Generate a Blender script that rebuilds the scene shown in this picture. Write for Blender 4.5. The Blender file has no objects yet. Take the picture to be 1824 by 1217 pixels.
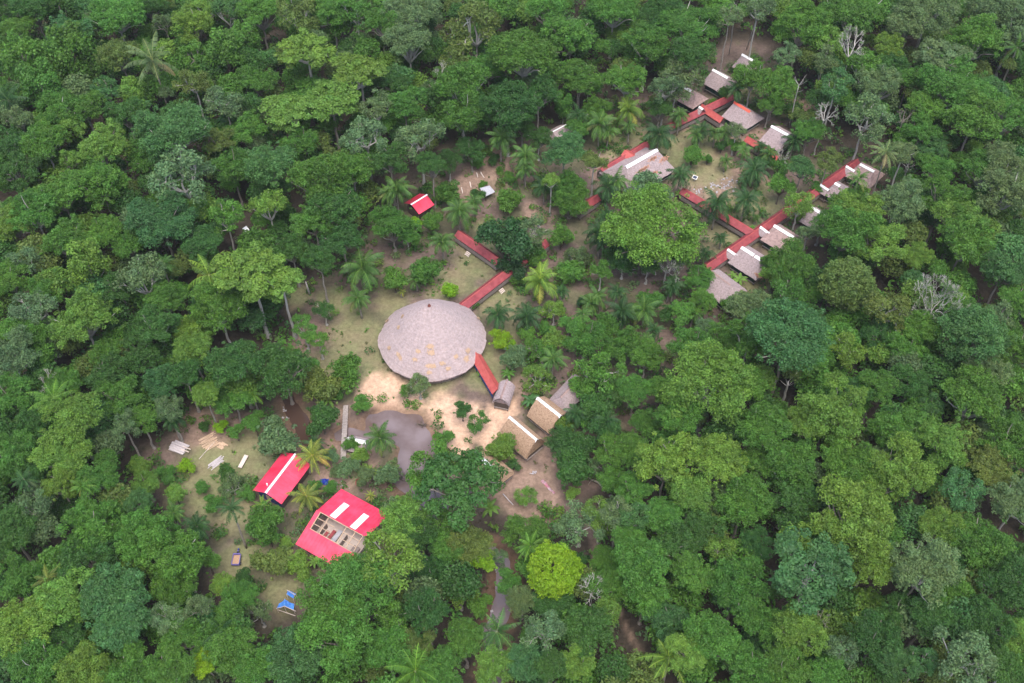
import bpy, math, random
import numpy as np
from mathutils import Vector, Matrix

# ------------------------------------------------------------------ camera, sky, sun, exposure
SC = bpy.context.scene
COL = SC.collection
W0, H0 = 1824.0, 1217.0
F0 = 1850.0
TH = math.radians(50.0)
HC = 182.0
cam_d = bpy.data.cameras.new("camera")
cam = bpy.data.objects.new("camera", cam_d)
COL.objects.link(cam)
cam.location = (0, 0, HC)
cam.rotation_euler = (math.radians(90) - TH, 0, 0)
cam_d.sensor_width = 36.0
cam_d.lens = 36.0 * F0 / W0
cam_d.clip_start = 1.0
cam_d.clip_end = 9000.0
SC.camera = cam

SUN_EL, SUN_AZ = math.radians(72), math.radians(172)     # azimuth clockwise from +Y
world = bpy.data.worlds.new("World")
SC.world = world
world.use_nodes = True
nt = world.node_tree
sky = nt.nodes.new("ShaderNodeTexSky")
sky.sky_type = 'NISHITA'
sky.sun_disc = False
sky.sun_elevation = SUN_EL
sky.sun_rotation = SUN_AZ
sky.air_density = 1.0
sky.dust_density = 4.0
sky.ozone_density = 1.0
nt.nodes["Background"].inputs[1].default_value = 0.15
nt.links.new(sky.outputs[0], nt.nodes["Background"].inputs[0])
sun_d = bpy.data.lights.new("sun", 'SUN')
sun_d.energy = 1.5
sun_d.angle = math.radians(45)
sun_d.color = (1.0, 0.97, 0.93)
sun = bpy.data.objects.new("sun", sun_d)
COL.objects.link(sun)
sdir = Vector((math.sin(SUN_AZ) * math.cos(SUN_EL), math.cos(SUN_AZ) * math.cos(SUN_EL), math.sin(SUN_EL)))
sun.rotation_euler = (-sdir).to_track_quat('-Z', 'Y').to_euler()
SC.view_settings.view_transform = 'Standard'
SC.view_settings.look = 'None'
SC.view_settings.exposure = 1.05
SC.view_settings.gamma = 1.0
SC.render.engine = 'CYCLES'
SC.cycles.max_bounces = 5
SC.cycles.diffuse_bounces = 3
SC.cycles.transmission_bounces = 3
SC.cycles.transparent_max_bounces = 4
SC.cycles.volume_bounces = 0

# ------------------------------------------------------------------ helpers
random.seed(7)
RNG = np.random.default_rng(7)
st, ct = math.sin(TH), math.cos(TH)

def P(u, v, z=0.0):
    """the point at height z that shows at photograph pixel (u, v)"""
    a, b = (u - W0 / 2) / F0, (v - H0 / 2) / F0
    d = (a, ct - b * st, -st - b * ct)
    t = (z - HC) / d[2]
    return Vector((d[0] * t, d[1] * t, z))

def proj(x, y, z):
    dz = z - HC
    dep = y * ct - dz * st
    up = y * st + dz * ct
    return W0 / 2 + F0 * x / dep, H0 / 2 - F0 * up / dep, F0 / dep

def inside(px, py, poly):
    n, c, j = len(poly), False, len(poly) - 1
    for i in range(n):
        xi, yi = poly[i]; xj, yj = poly[j]
        if (yi > py) != (yj > py) and px < (xj - xi) * (py - yi) / (yj - yi) + xi:
            c = not c
        j = i
    return c

def sdist(X, Y, poly):
    """signed distance (positive inside) of arrays X, Y to a polygon"""
    X = np.asarray(X, float); Y = np.asarray(Y, float)
    best = np.full(X.shape, 1e9); ins = np.zeros(X.shape, bool)
    n = len(poly)
    for i in range(n):
        x1, y1 = poly[i]; x2, y2 = poly[(i + 1) % n]
        dx, dy = x2 - x1, y2 - y1
        t = np.clip(((X - x1) * dx + (Y - y1) * dy) / (dx * dx + dy * dy + 1e-9), 0, 1)
        best = np.minimum(best, np.hypot(X - x1 - t * dx, Y - y1 - t * dy))
        c = ((y1 > Y) != (y2 > Y)) & (X < (x2 - x1) * (Y - y1) / (y2 - y1 + 1e-12) + x1)
        ins ^= c
    return np.where(ins, best, -best)

_G = RNG.random((64, 64))
def vnoise(x, y, s):
    x = np.asarray(x, float) / s + 1000; y = np.asarray(y, float) / s + 1000
    xi, yi = np.floor(x).astype(int), np.floor(y).astype(int)
    fx, fy = x - xi, y - yi
    fx = fx * fx * (3 - 2 * fx); fy = fy * fy * (3 - 2 * fy)
    g = lambda a, b: _G[a % 64, b % 64]
    return (g(xi, yi) * (1 - fx) + g(xi + 1, yi) * fx) * (1 - fy) + (g(xi, yi + 1) * (1 - fx) + g(xi + 1, yi + 1) * fx) * fy

FOOT = []      # ground outlines of the buildings, kept clear of plants
def foot(c, u, hl, hw):
    n = Vector((-u.y, u.x, 0)); FOOT.append([tuple((c + u * a + n * b).xy) for a, b in ((-hl, -hw), (hl, -hw), (hl, hw), (-hl, hw))])

def tag(o, label=None, cat=None, group=None, kind=None):
    if label: o["label"] = label
    if cat: o["category"] = cat
    if group: o["group"] = group
    if kind: o["kind"] = kind
    return o

def empty(name, loc, label=None, cat=None, group=None):
    o = bpy.data.objects.new(name, None)
    o.empty_display_size = 0.5
    o.location = loc
    COL.objects.link(o)
    return tag(o, label, cat, group)

def link(name, me, parent=None, loc=None):
    o = bpy.data.objects.new(name, me)
    COL.objects.link(o)
    if parent is not None: o.parent = parent
    if loc is not None: o.location = loc
    return o

def np_mesh(name, V, F, mat, tint=None, smooth=False, uniform=True):
    """mesh from arrays; F is (n,4) or a list"""
    me = bpy.data.meshes.new(name)
    V = np.asarray(V, np.float32); F = np.asarray(F, np.int32)
    n, k = F.shape
    me.vertices.add(len(V)); me.vertices.foreach_set("co", V.ravel())
    me.loops.add(n * k); me.loops.foreach_set("vertex_index", F.ravel())
    me.polygons.add(n); me.polygons.foreach_set("loop_start", np.arange(n, dtype=np.int32) * k)
    me.polygons.foreach_set("loop_total", np.full(n, k, np.int32))
    if smooth: me.polygons.foreach_set("use_smooth", np.ones(n, bool))
    me.update(calc_edges=True)
    if tint is not None:
        a = me.color_attributes.new("tint", 'FLOAT_COLOR', 'CORNER')
        t = np.concatenate([np.repeat(tint, k, axis=0), np.ones((n * k, 1))], axis=1).astype(np.float32)
        a.data.foreach_set("color", t.ravel())
    if mat: me.materials.append(mat)
    return me

class MB:
    """collects faces in world coordinates, built relative to a parent's location"""
    def __init__(self): self.v = []; self.f = []
    def face(self, pts):
        n = len(self.v); self.v += [tuple(p) for p in pts]; self.f.append(tuple(range(n, n + len(pts))))
    def box(self, c, s, ax=(1, 0, 0), up=(0, 0, 1)):
        """box with centre c, full sizes s along ax, side, up"""
        ax = Vector(ax).normalized(); up = Vector(up).normalized(); sd = up.cross(ax).normalized(); up = ax.cross(sd)
        c = Vector(c); n = len(self.v)
        for i in (-1, 1):
            for j in (-1, 1):
                for k in (-1, 1):
                    self.v.append(tuple(c + ax * (i * s[0] / 2) + sd * (j * s[1] / 2) + up * (k * s[2] / 2)))
        for q in ((0, 1, 3, 2), (4, 6, 7, 5), (0, 4, 5, 1), (2, 3, 7, 6), (0, 2, 6, 4), (1, 5, 7, 3)):
            self.f.append(tuple(n + i for i in q))
    def slab(self, quad, th):
        """a thick sheet: quad (top face) pushed down by th along its normal"""
        q = [Vector(p) for p in quad]
        nrm = (q[1] - q[0]).cross(q[-1] - q[0]).normalized()
        if nrm.z < 0: nrm = -nrm
        b = [p - nrm * th for p in q]; n = len(self.v); k = len(q)
        self.v += [tuple(p) for p in q + b]
        self.f.append(tuple(range(n, n + k))); self.f.append(tuple(range(n + 2 * k - 1, n + k - 1, -1)))
        for i in range(k):
            j = (i + 1) % k
            self.f.append((n + i, n + k + i, n + k + j, n + j))
    def tube(self, pts, rad, sides=6, caps=True):
        pts = [Vector(p) for p in pts]
        rad = rad if isinstance(rad, (list, tuple)) else [rad] * len(pts)
        rings = []
        for i, p in enumerate(pts):
            d = (pts[min(i + 1, len(pts) - 1)] - pts[max(i - 1, 0)]).normalized()
            a = d.cross(Vector((0, 0, 1)) if abs(d.z) < .9 else Vector((1, 0, 0))).normalized(); b = d.cross(a)
            n = len(self.v); rings.append(n)
            for k in range(sides):
                t = 2 * math.pi * k / sides
                self.v.append(tuple(p + (a * math.cos(t) + b * math.sin(t)) * rad[i]))
        for r0, r1 in zip(rings, rings[1:]):
            for k in range(sides):
                self.f.append((r0 + k, r0 + (k + 1) % sides, r1 + (k + 1) % sides, r1 + k))
        if caps:
            self.f.append(tuple(rings[0] + k for k in range(sides))[::-1]); self.f.append(tuple(rings[-1] + k for k in range(sides)))
    def build(self, name, mat, parent=None, smooth=False):
        off = Vector(parent.location) if parent is not None else Vector((0, 0, 0))
        pp = parent
        while pp is not None and pp.parent is not None:
            pp = pp.parent; off = off + Vector(pp.location)
        me = bpy.data.meshes.new(name)
        me.from_pydata([tuple(Vector(p) - off) for p in self.v], [], self.f)
        me.materials.append(mat)
        if smooth: me.polygons.foreach_set("use_smooth", [True] * len(me.polygons))
        me.update()
        return link(name, me, parent)

# ------------------------------------------------------------------ materials
MATS = {}
def mat(name, col, rough=0.8, var=0.12, scale=3.0, bump=0.0, spec=0.3, metal=0.0, col2=None, stretch=None, bscale=None, wave=None):
    if name in MATS: return MATS[name]
    m = bpy.data.materials.new(name); m.use_nodes = True
    t = m.node_tree; b = t.nodes["Principled BSDF"]
    b.inputs["Roughness"].default_value = rough
    b.inputs["Specular IOR Level"].default_value = spec
    b.inputs["Metallic"].default_value = metal
    tc = t.nodes.new("ShaderNodeTexCoord")
    mp = t.nodes.new("ShaderNodeMapping"); t.links.new(tc.outputs["Object"], mp.inputs[0])
    if stretch: mp.inputs["Scale"].default_value = stretch
    n = t.nodes.new("ShaderNodeTexNoise"); n.inputs["Scale"].default_value = scale; n.inputs["Detail"].default_value = 6; n.inputs["Roughness"].default_value = 0.65
    t.links.new(mp.outputs[0], n.inputs["Vector"])
    r = t.nodes.new("ShaderNodeValToRGB")
    c2 = col2 or tuple(min(1, c * (1 + var)) for c in col)
    c1 = col if col2 else tuple(c * (1 - var) for c in col)
    r.color_ramp.elements[0].position = 0.34; r.color_ramp.elements[1].position = 0.66
    r.color_ramp.elements[0].color = (*c1, 1); r.color_ramp.elements[1].color = (*c2, 1)
    t.links.new(n.outputs["Fac"], r.inputs[0]); t.links.new(r.outputs[0], b.inputs["Base Color"])
    if bump:
        n2 = t.nodes.new("ShaderNodeTexNoise"); n2.inputs["Scale"].default_value = bscale or scale * 3; n2.inputs["Detail"].default_value = 4
        t.links.new(mp.outputs[0], n2.inputs["Vector"])
        bp = t.nodes.new("ShaderNodeBump"); bp.inputs["Strength"].default_value = bump; bp.inputs["Distance"].default_value = 0.15
        t.links.new(n2.outputs["Fac"], bp.inputs["Height"]); t.links.new(bp.outputs[0], b.inputs["Normal"])
    MATS[name] = m
    return m

M_THATCH = mat("thatch_grey", (0.235, 0.185, 0.185), 0.95, col2=(0.39, 0.32, 0.325), scale=2.6, bump=0.7, spec=0.05, bscale=9)
M_THATCHR = mat("thatch_round", (0.31, 0.25, 0.248), 0.95, col2=(0.42, 0.348, 0.352), scale=2.2, bump=0.7, spec=0.05, bscale=8)
def ring_rows(m):
    """rows of thatch laid in rings, each with its own tone, and streaks down the slope"""
    t = m.node_tree; b = t.nodes["Principled BSDF"]; src = b.inputs["Base Color"].links[0].from_socket
    tc = t.nodes.new("ShaderNodeTexCoord"); sx = t.nodes.new("ShaderNodeSeparateXYZ"); t.links.new(tc.outputs["Object"], sx.inputs[0])
    def mth(op, a, b_=None):
        n = t.nodes.new("ShaderNodeMath"); n.operation = op
        for i, q in enumerate((a, b_)):
            if q is None: continue
            if isinstance(q, float): n.inputs[i].default_value = q
            else: t.links.new(q, n.inputs[i])
        return n.outputs[0]
    r = mth("SQRT", mth("ADD", mth("MULTIPLY", sx.outputs[0], sx.outputs[0]), mth("MULTIPLY", sx.outputs[1], sx.outputs[1]))); a = mth("ARCTAN2", sx.outputs[1], sx.outputs[0])
    cv = t.nodes.new("ShaderNodeCombineXYZ"); t.links.new(mth("MULTIPLY", r, 3.4), cv.inputs[0]); t.links.new(mth("MULTIPLY", a, 1.3), cv.inputs[1])
    c2 = t.nodes.new("ShaderNodeCombineXYZ"); t.links.new(mth("MULTIPLY", r, 0.35), c2.inputs[0]); t.links.new(mth("MULTIPLY", a, 9.0), c2.inputs[1])
    out = src
    for c, lo, hi in ((cv, .92, 1.05), (c2, .93, 1.06)):
        n = t.nodes.new("ShaderNodeTexNoise"); n.inputs["Scale"].default_value = 1.0; n.inputs["Detail"].default_value = 3; t.links.new(c.outputs[0], n.inputs["Vector"])
        rp = t.nodes.new("ShaderNodeValToRGB"); rp.color_ramp.elements[0].position = .36; rp.color_ramp.elements[1].position = .64
        rp.color_ramp.elements[0].color = (lo, lo, lo, 1); rp.color_ramp.elements[1].color = (hi, hi * .985, hi * .97, 1); t.links.new(n.outputs["Fac"], rp.inputs[0])
        mx = t.nodes.new("ShaderNodeMix"); mx.data_type = 'RGBA'; mx.blend_type = 'MULTIPLY'; mx.inputs["Factor"].default_value = 1; t.links.new(out, mx.inputs["A"]); t.links.new(rp.outputs[0], mx.inputs["B"]); out = mx.outputs["Result"]
    t.links.new(out, b.inputs["Base Color"])
ring_rows(M_THATCHR)
M_THATCHB = mat("thatch_brown", (0.22, 0.145, 0.095), 0.95, col2=(0.42, 0.29, 0.20), scale=3.4, bump=0.8, spec=0.05, bscale=9)
M_THATCHP = mat("thatch_pinkish", (0.25, 0.18, 0.17), 0.95, col2=(0.42, 0.30, 0.28), scale=1.6, bump=0.7, spec=0.05, bscale=9)
M_STRAW = mat("straw", (0.40, 0.265, 0.17), 0.95, col2=(0.50, 0.37, 0.27), scale=5, spec=0.05)
M_RUST = mat("worn_thatch", (0.40, 0.19, 0.12), 0.95, col2=(0.50, 0.30, 0.22), scale=4, spec=0.05)
M_WHITE = mat("white_sheet", (0.80, 0.80, 0.80), 0.5, var=0.05, scale=1.5)
M_REDCAP = mat("red_ridge", (0.62, 0.10, 0.065), 0.5, var=0.1, scale=2)
M_RED = mat("red_metal", (0.55, 0.020, 0.058), 0.42, col2=(0.72, 0.060, 0.125), scale=0.35, spec=0.5)
M_REDW = mat("faded_red_metal", (0.20, 0.032, 0.040), 0.6, col2=(0.32, 0.068, 0.078), scale=0.7, spec=0.4)
M_REDO = mat("orange_red_metal", (0.34, 0.055, 0.052), 0.5, col2=(0.45, 0.105, 0.09), scale=1.2, spec=0.4)
M_RIDGER = mat("faded_ridge", (0.34, 0.07, 0.07), 0.5, var=0.15, scale=2)
M_GREYMET = mat("grey_metal", (0.36, 0.36, 0.40), 0.5, var=0.15, scale=1.5)
M_WOODG = mat("weathered_wood", (0.18, 0.145, 0.13), 0.9, col2=(0.30, 0.255, 0.235), scale=5)
M_WOODD = mat("dark_wood", (0.055, 0.042, 0.036), 0.9, col2=(0.11, 0.085, 0.07), scale=5)
M_WOODN = mat("new_timber", (0.40, 0.27, 0.18), 0.8, col2=(0.54, 0.40, 0.29), scale=4)
M_PLANK = mat("pale_plank", (0.50, 0.41, 0.36), 0.85, col2=(0.66, 0.57, 0.52), scale=4)
M_GREYPL = mat("grey_plank", (0.38, 0.34, 0.35), 0.85, col2=(0.55, 0.50, 0.51), scale=5)
M_GREENW = mat("green_netting", (0.018, 0.045, 0.038), 0.9, var=0.3, scale=6)
M_BLUEW = mat("blue_wall", (0.03, 0.055, 0.17), 0.7, var=0.2, scale=2)
M_BLUE = mat("blue_tarp", (0.06, 0.20, 0.62), 0.45, col2=(0.10, 0.32, 0.75), scale=2, bump=0.4)
M_BLUED = mat("deep_blue_plastic", (0.01, 0.03, 0.28), 0.4, var=0.3, scale=3)
M_INDIGO = mat("indigo_paint", (0.10, 0.085, 0.34), 0.45, col2=(0.22, 0.19, 0.50), scale=5)
M_SAND = mat("sand_load", (0.38, 0.24, 0.15), 0.95, var=0.2, scale=8)
M_RUBBER = mat("black_rubber", (0.02, 0.02, 0.02), 0.8)
M_CONC = mat("concrete_floor", (0.42, 0.35, 0.31), 0.9, col2=(0.56, 0.48, 0.43), scale=1.2)
M_BARKW = mat("pale_bark", (0.28, 0.265, 0.24), 0.9, col2=(0.46, 0.44, 0.41), scale=3)
M_BARKG = mat("grey_bark", (0.19, 0.165, 0.14), 0.9, col2=(0.31, 0.28, 0.25), scale=3)
M_BARKD = mat("brown_bark", (0.075, 0.058, 0.045), 0.9, col2=(0.15, 0.12, 0.095), scale=3)
M_FINIAL = mat("finial_thatch", (0.15, 0.05, 0.04), 0.9, var=0.3, scale=6)
M_PINK = mat("pink_cloth", (0.42, 0.09, 0.15), 0.8, col2=(0.40, 0.32, 0.35), scale=1.2)
M_PALEC = mat("pale_cloth", (0.50, 0.48, 0.52), 0.8, var=0.2, scale=3)
M_STONE = mat("grey_stone", (0.26, 0.24, 0.25), 0.9, col2=(0.42, 0.40, 0.42), scale=2)
M_PANEL = mat("dark_panel", (0.02, 0.03, 0.06), 0.2, var=0.1, scale=2, spec=0.6)

def leaf_mat(name, trans=0.38, rough=0.55, obcol=True, base=(0.07, 0.15, 0.03)):
    m = bpy.data.materials.new(name); m.use_nodes = True
    t = m.node_tree; b = t.nodes["Principled BSDF"]
    out = t.nodes["Material Output"]
    at = t.nodes.new("ShaderNodeAttribute"); at.attribute_name = "tint"
    mx = t.nodes.new("ShaderNodeMix"); mx.data_type = 'RGBA'; mx.blend_type = 'MULTIPLY'; mx.inputs["Factor"].default_value = 1.0
    if obcol:
        oi = t.nodes.new("ShaderNodeObjectInfo"); t.links.new(oi.outputs["Color"], mx.inputs["A"])
    else:
        mx.inputs["A"].default_value = (*base, 1)
    t.links.new(at.outputs["Color"], mx.inputs["B"])
    b.inputs["Roughness"].default_value = rough
    b.inputs["Specular IOR Level"].default_value = 0.35
    t.links.new(mx.outputs["Result"], b.inputs["Base Color"])
    tr = t.nodes.new("ShaderNodeBsdfTranslucent"); t.links.new(mx.outputs["Result"], tr.inputs[0])
    ms = t.nodes.new("ShaderNodeMixShader"); ms.inputs[0].default_value = trans
    t.links.new(b.outputs[0], ms.inputs[1]); t.links.new(tr.outputs[0], ms.inputs[2]); t.links.new(ms.outputs[0], out.inputs[0])
    return m
M_LEAF = leaf_mat("leaves")
M_LEAFS = leaf_mat("leaves_mass", obcol=False, base=(1, 1, 1))

# ------------------------------------------------------------------ ground and water
def wpoly(px): return [(P(u, v).x, P(u, v).y) for u, v in px]
POND = wpoly([(655, 733), (700, 729), (748, 738), (768, 765), (778, 800), (770, 840), (785, 870), (800, 905), (782, 935), (752, 935), (738, 890), (708, 872), (694, 858), (706, 825), (712, 795), (690, 785), (640, 778), (600, 780), (594, 770), (612, 760), (650, 765), (652, 745)])
CREEK = wpoly([(488, 640), (505, 655), (518, 690), (532, 720), (556, 760), (556, 792), (530, 788), (512, 745), (500, 705), (486, 665)])
STREAM = wpoly([(782, 925), (830, 955), (880, 968), (912, 995), (915, 1050), (905, 1100), (888, 1130), (905, 1180), (890, 1240), (850, 1240), (868, 1170), (858, 1120), (880, 1060), (884, 1010), (850, 985), (800, 965), (765, 935)])
CAMP_PX = [(540, 515), (600, 470), (650, 400), (700, 330), (800, 268), (960, 235), (1090, 180), (1200, 150), (1260, 100), (1300, 75), (1370, 70), (1400, 130), (1440, 190), (1440, 290), (1500, 270), (1580, 290), (1565, 350), (1490, 410), (1440, 440), (1400, 500), (1340, 570), (1230, 620), (1190, 680), (1150, 780), (1110, 850), (1040, 900), (1000, 960), (940, 960), (900, 920), (800, 940), (700, 870), (700, 1010), (560, 1020), (545, 1100), (470, 1120), (425, 1050), (370, 1030), (365, 960), (255, 860), (255, 800), (330, 720), (440, 745), (490, 730), (500, 640), (560, 640), (545, 580)]
CAMP = wpoly(CAMP_PX)
TRAIL = wpoly([(1040, 900), (1062, 960), (1084, 1040), (1116, 1110), (1152, 1190), (1180, 1240), (1173, 1240), (1143, 1185), (1107, 1105), (1075, 1040), (1052, 970), (1030, 910)])

def ground_z(X, Y):
    z = (vnoise(X, Y, 9) - .5) * 0.25 + (vnoise(X, Y, 3.1) - .5) * 0.10
    for pl, dep in ((POND, 1.3), (CREEK, 1.2), (STREAM, 1.1)):
        d = sdist(X, Y, pl) + (vnoise(X, Y, 2.3) - .5) * 1.2
        s = np.clip((d + 1.6) / 3.2, 0, 1); s = s * s * (3 - 2 * s)
        z = z - dep * s
    return z
def gz(x, y): return float(ground_z(np.array([x]), np.array([y]))[0])

def axis(lo, hi, step, far, grow=1.35):
    a = list(np.arange(lo, hi + step * .5, step)); s = step; x = a[-1]
    while x < far: s *= grow; x += s; a.append(x)
    s = step; x = a[0]; pre = []
    while x > -far: s *= grow; x -= s; pre.append(x)
    return np.array(pre[::-1] + a)
gx = axis(-130, 150, 0.8, 4000); gy = axis(50, 320, 0.8, 4000)
GX, GY = np.meshgrid(gx, gy)
GZ = ground_z(GX, GY)
# colours of the ground: soil, grass, sand (each patch at its own spot in the camp)
def blob(spots, soft=1.0):
    m = np.zeros(GX.shape)
    for u, v, r in spots:
        c = P(u, v); sc = proj(c.x, c.y, 0)[2]; R = r / sc
        d = np.hypot(GX - c.x, (GY - c.y) * 0.85) / R + (vnoise(GX, GY, 4) - .5) * 0.7 + (vnoise(GX, GY, 1.3) - .5) * 0.35
        m = np.maximum(m, np.clip((1.15 - d) / 0.5 * soft, 0, 1))
    return m
camp = np.clip((sdist(GX, GY, CAMP) + (vnoise(GX, GY, 5) - .5) * 5 + 1.5) / 4, 0, 1)
grass = blob([(625, 590, 60), (600, 640, 50), (650, 660, 50), (700, 540, 40), (870, 650, 60), (760, 690, 60), (840, 470, 52), (800, 500, 45), (900, 600, 45), (880, 540, 45), (400, 850, 60), (450, 810, 55), (330, 860, 45), (350, 830, 40), (480, 760, 25), (430, 910, 40),
              (430, 1000, 40), (500, 1050, 40), (1120, 235, 50), (1230, 260, 60), (1255, 300, 50), (1100, 250, 40), (1330, 400, 40), (1290, 430, 45), (1340, 350, 45), (1400, 450, 35), (1330, 500, 40), (860, 400, 22), (1090, 590, 35), (1200, 240, 30), (530, 530, 30), (590, 540, 40), (690, 800, 20), (640, 830, 25)])
sand = blob([(665, 700, 32), (690, 715, 30), (735, 715, 30), (790, 725, 38), (830, 740, 38), (860, 765, 42), (880, 790, 34), (890, 735, 32), (825, 785, 30), (700, 690, 25), (650, 715, 20)])
tan = blob([(560, 600, 40), (870, 300, 55), (830, 330, 40), (910, 290, 40), (380, 790, 40), (350, 770, 40), (900, 840, 40), (940, 880, 55), (905, 870, 40), (990, 800, 40), (1100, 300, 50), (1250, 340, 60), (1290, 300, 60), (1220, 230, 40), (965, 375, 30), (540, 620, 30), (600, 850, 35), (650, 820, 35), (545, 810, 30), (580, 790, 25), (600, 740, 25), (440, 770, 40), (920, 700, 40), (1350, 330, 40),
            (845, 385, 22), (1340, 250, 35), (1440, 200, 30), (780, 780, 45), (810, 830, 40), (860, 850, 40), (420, 1040, 30), (760, 710, 80)])
nz = vnoise(GX, GY, 1.7); nz2 = vnoise(GX, GY, 6.5)
def C(*c): return np.array(c)[None, None, :]
col = C(0.055, 0.045, 0.035) * (0.8 + 0.4 * nz[..., None])
soil = C(0.135, 0.099, 0.083) * (0.75 + 0.5 * nz[..., None])
moss = np.clip((vnoise(GX, GY, 5.5) * .6 + vnoise(GX, GY, 1.9) * .4 - .42) / .2, 0, 1)[..., None] * .62
soil = soil * (1 - moss) + C(0.092, 0.104, 0.048) * (0.7 + 0.6 * nz[..., None]) * moss
col = col * (1 - camp[..., None]) + soil * camp[..., None]
def over(col, m, c, k=1.0):
    m = (m * k)[..., None]
    return col * (1 - m) + c * m
col = over(col, tan, C(0.26, 0.18, 0.14) * (0.8 + 0.35 * nz[..., None]), 0.9)
gmix = (0.55 * nz + 0.45 * nz2)[..., None]
col = over(col, grass, C(0.115, 0.14, 0.058) * gmix * 1.35 + C(0.22, 0.175, 0.11) * (1 - gmix), 0.85)
col = over(col, sand, C(0.56, 0.375, 0.265) * (0.86 + 0.25 * nz[..., None]), 0.95)
tr = np.clip((sdist(GX, GY, TRAIL) + 0.6 + (nz - .5)) / 1.2, 0, 1)
col = over(col, tr, C(0.30, 0.21, 0.16), 0.8)
wet = np.zeros(GX.shape)
for pl in (POND, CREEK, STREAM):
    wet = np.maximum(wet, np.clip((sdist(GX, GY, pl) + 2.6 + (nz - .5) * 2) / 2.2, 0, 1))
col = over(col, wet, C(0.17, 0.105, 0.07), 0.75)
ny, nx = GX.shape
idx = np.arange(nx * ny).reshape(ny, nx)
F = np.stack([idx[:-1, :-1], idx[:-1, 1:], idx[1:, 1:], idx[1:, :-1]], -1).reshape(-1, 4)
V = np.stack([GX, GY, GZ], -1).reshape(-1, 3)
mg = bpy.data.materials.new("ground_soil"); mg.use_nodes = True
t = mg.node_tree; b = t.nodes["Principled BSDF"]; b.inputs["Roughness"].default_value = 0.95; b.inputs["Specular IOR Level"].default_value = 0.1
at = t.nodes.new("ShaderNodeAttribute"); at.attribute_name = "soil"
tcn = t.nodes.new("ShaderNodeTexCoord")
n1 = t.nodes.new("ShaderNodeTexNoise"); n1.inputs["Scale"].default_value = 1.1; n1.inputs["Detail"].default_value = 8; n1.inputs["Roughness"].default_value = 0.75
t.links.new(tcn.outputs["Object"], n1.inputs["Vector"])
r1 = t.nodes.new("ShaderNodeValToRGB"); r1.color_ramp.elements[0].position = .32; r1.color_ramp.elements[1].position = .68
r1.color_ramp.elements[0].color = (0.66, 0.66, 0.66, 1); r1.color_ramp.elements[1].color = (1.28, 1.28, 1.28, 1)
t.links.new(n1.outputs["Fac"], r1.inputs[0])
mm = t.nodes.new("ShaderNodeMix"); mm.data_type = 'RGBA'; mm.blend_type = 'MULTIPLY'; mm.inputs["Factor"].default_value = 1
t.links.new(at.outputs["Color"], mm.inputs["A"]); t.links.new(r1.outputs[0], mm.inputs["B"]); t.links.new(mm.outputs["Result"], b.inputs["Base Color"])
bp = t.nodes.new("ShaderNodeBump"); bp.inputs["Strength"].default_value = 0.6; bp.inputs["Distance"].default_value = 0.25
t.links.new(n1.outputs["Fac"], bp.inputs["Height"]); t.links.new(bp.outputs[0], b.inputs["Normal"])
me = np_mesh("ground", V, F, mg, smooth=True)
a = me.color_attributes.new("soil", 'FLOAT_COLOR', 'POINT')
a.data.foreach_set("color", np.concatenate([col.reshape(-1, 3), np.ones((nx * ny, 1))], 1).astype(np.float32).ravel())
tag(link("ground", me), "bare soil, sand and worn grass of the clearing and forest floor", kind="structure")

def water_mat(name, c, rough=0.08, c2=None):
    m = bpy.data.materials.new(name); m.use_nodes = True
    t = m.node_tree; b = t.nodes["Principled BSDF"]
    tc = t.nodes.new("ShaderNodeTexCoord"); n = t.nodes.new("ShaderNodeTexNoise"); n.inputs["Scale"].default_value = 0.16; n.inputs["Detail"].default_value = 5
    t.links.new(tc.outputs["Object"], n.inputs["Vector"])
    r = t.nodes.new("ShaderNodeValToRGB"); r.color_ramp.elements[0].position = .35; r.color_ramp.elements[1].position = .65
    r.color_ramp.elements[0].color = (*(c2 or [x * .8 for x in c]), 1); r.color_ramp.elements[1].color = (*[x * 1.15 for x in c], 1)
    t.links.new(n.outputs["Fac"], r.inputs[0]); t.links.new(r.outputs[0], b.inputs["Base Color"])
    b.inputs["Roughness"].default_value = rough; b.inputs["IOR"].default_value = 1.33; b.inputs["Specular IOR Level"].default_value = 1.0
    n3 = t.nodes.new("ShaderNodeTexNoise"); n3.inputs["Scale"].default_value = 1.5
    bp = t.nodes.new("ShaderNodeBump"); bp.inputs["Strength"].default_value = 0.04; t.links.new(tc.outputs["Object"], n3.inputs["Vector"])
    t.links.new(n3.outputs["Fac"], bp.inputs["Height"]); t.links.new(bp.outputs[0], b.inputs["Normal"])
    return m
def water(name, poly, z, m, label):
    cx = sum(p[0] for p in poly) / len(poly); cy = sum(p[1] for p in poly) / len(poly)
    xs = [p[0] for p in poly]; ys = [p[1] for p in poly]
    mb = MB(); e = 2.5
    # a sheet larger than the hollow; the banks cut its outline
    X = np.arange(min(xs) - e, max(xs) + e, 1.0); Y = np.arange(min(ys) - e, max(ys) + e, 1.0)
    XX, YY = np.meshgrid(X + .5, Y + .5); D = sdist(XX, YY, poly)
    for j, y in enumerate(Y):
        for i, x in enumerate(X):
            if D[j, i] > -2.4: mb.face([(x, y, z), (x + 1, y, z), (x + 1, y + 1, z), (x, y + 1, z)])
    return tag(mb.build(name, m), label, kind="structure")
M_WPOND = water_mat("pond_water", (0.165, 0.130, 0.133), 0.03, (0.110, 0.074, 0.064)); M_WCREEK = water_mat("creek_water", (0.075, 0.045, 0.035))  # pond's muddy base colour also carries painted lilac sky and brown tree reflections
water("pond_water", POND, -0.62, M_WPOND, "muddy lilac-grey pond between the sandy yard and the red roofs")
water("creek_water", CREEK, -0.66, M_WCREEK, "dark brown creek under trees left of the footbridge")
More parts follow.
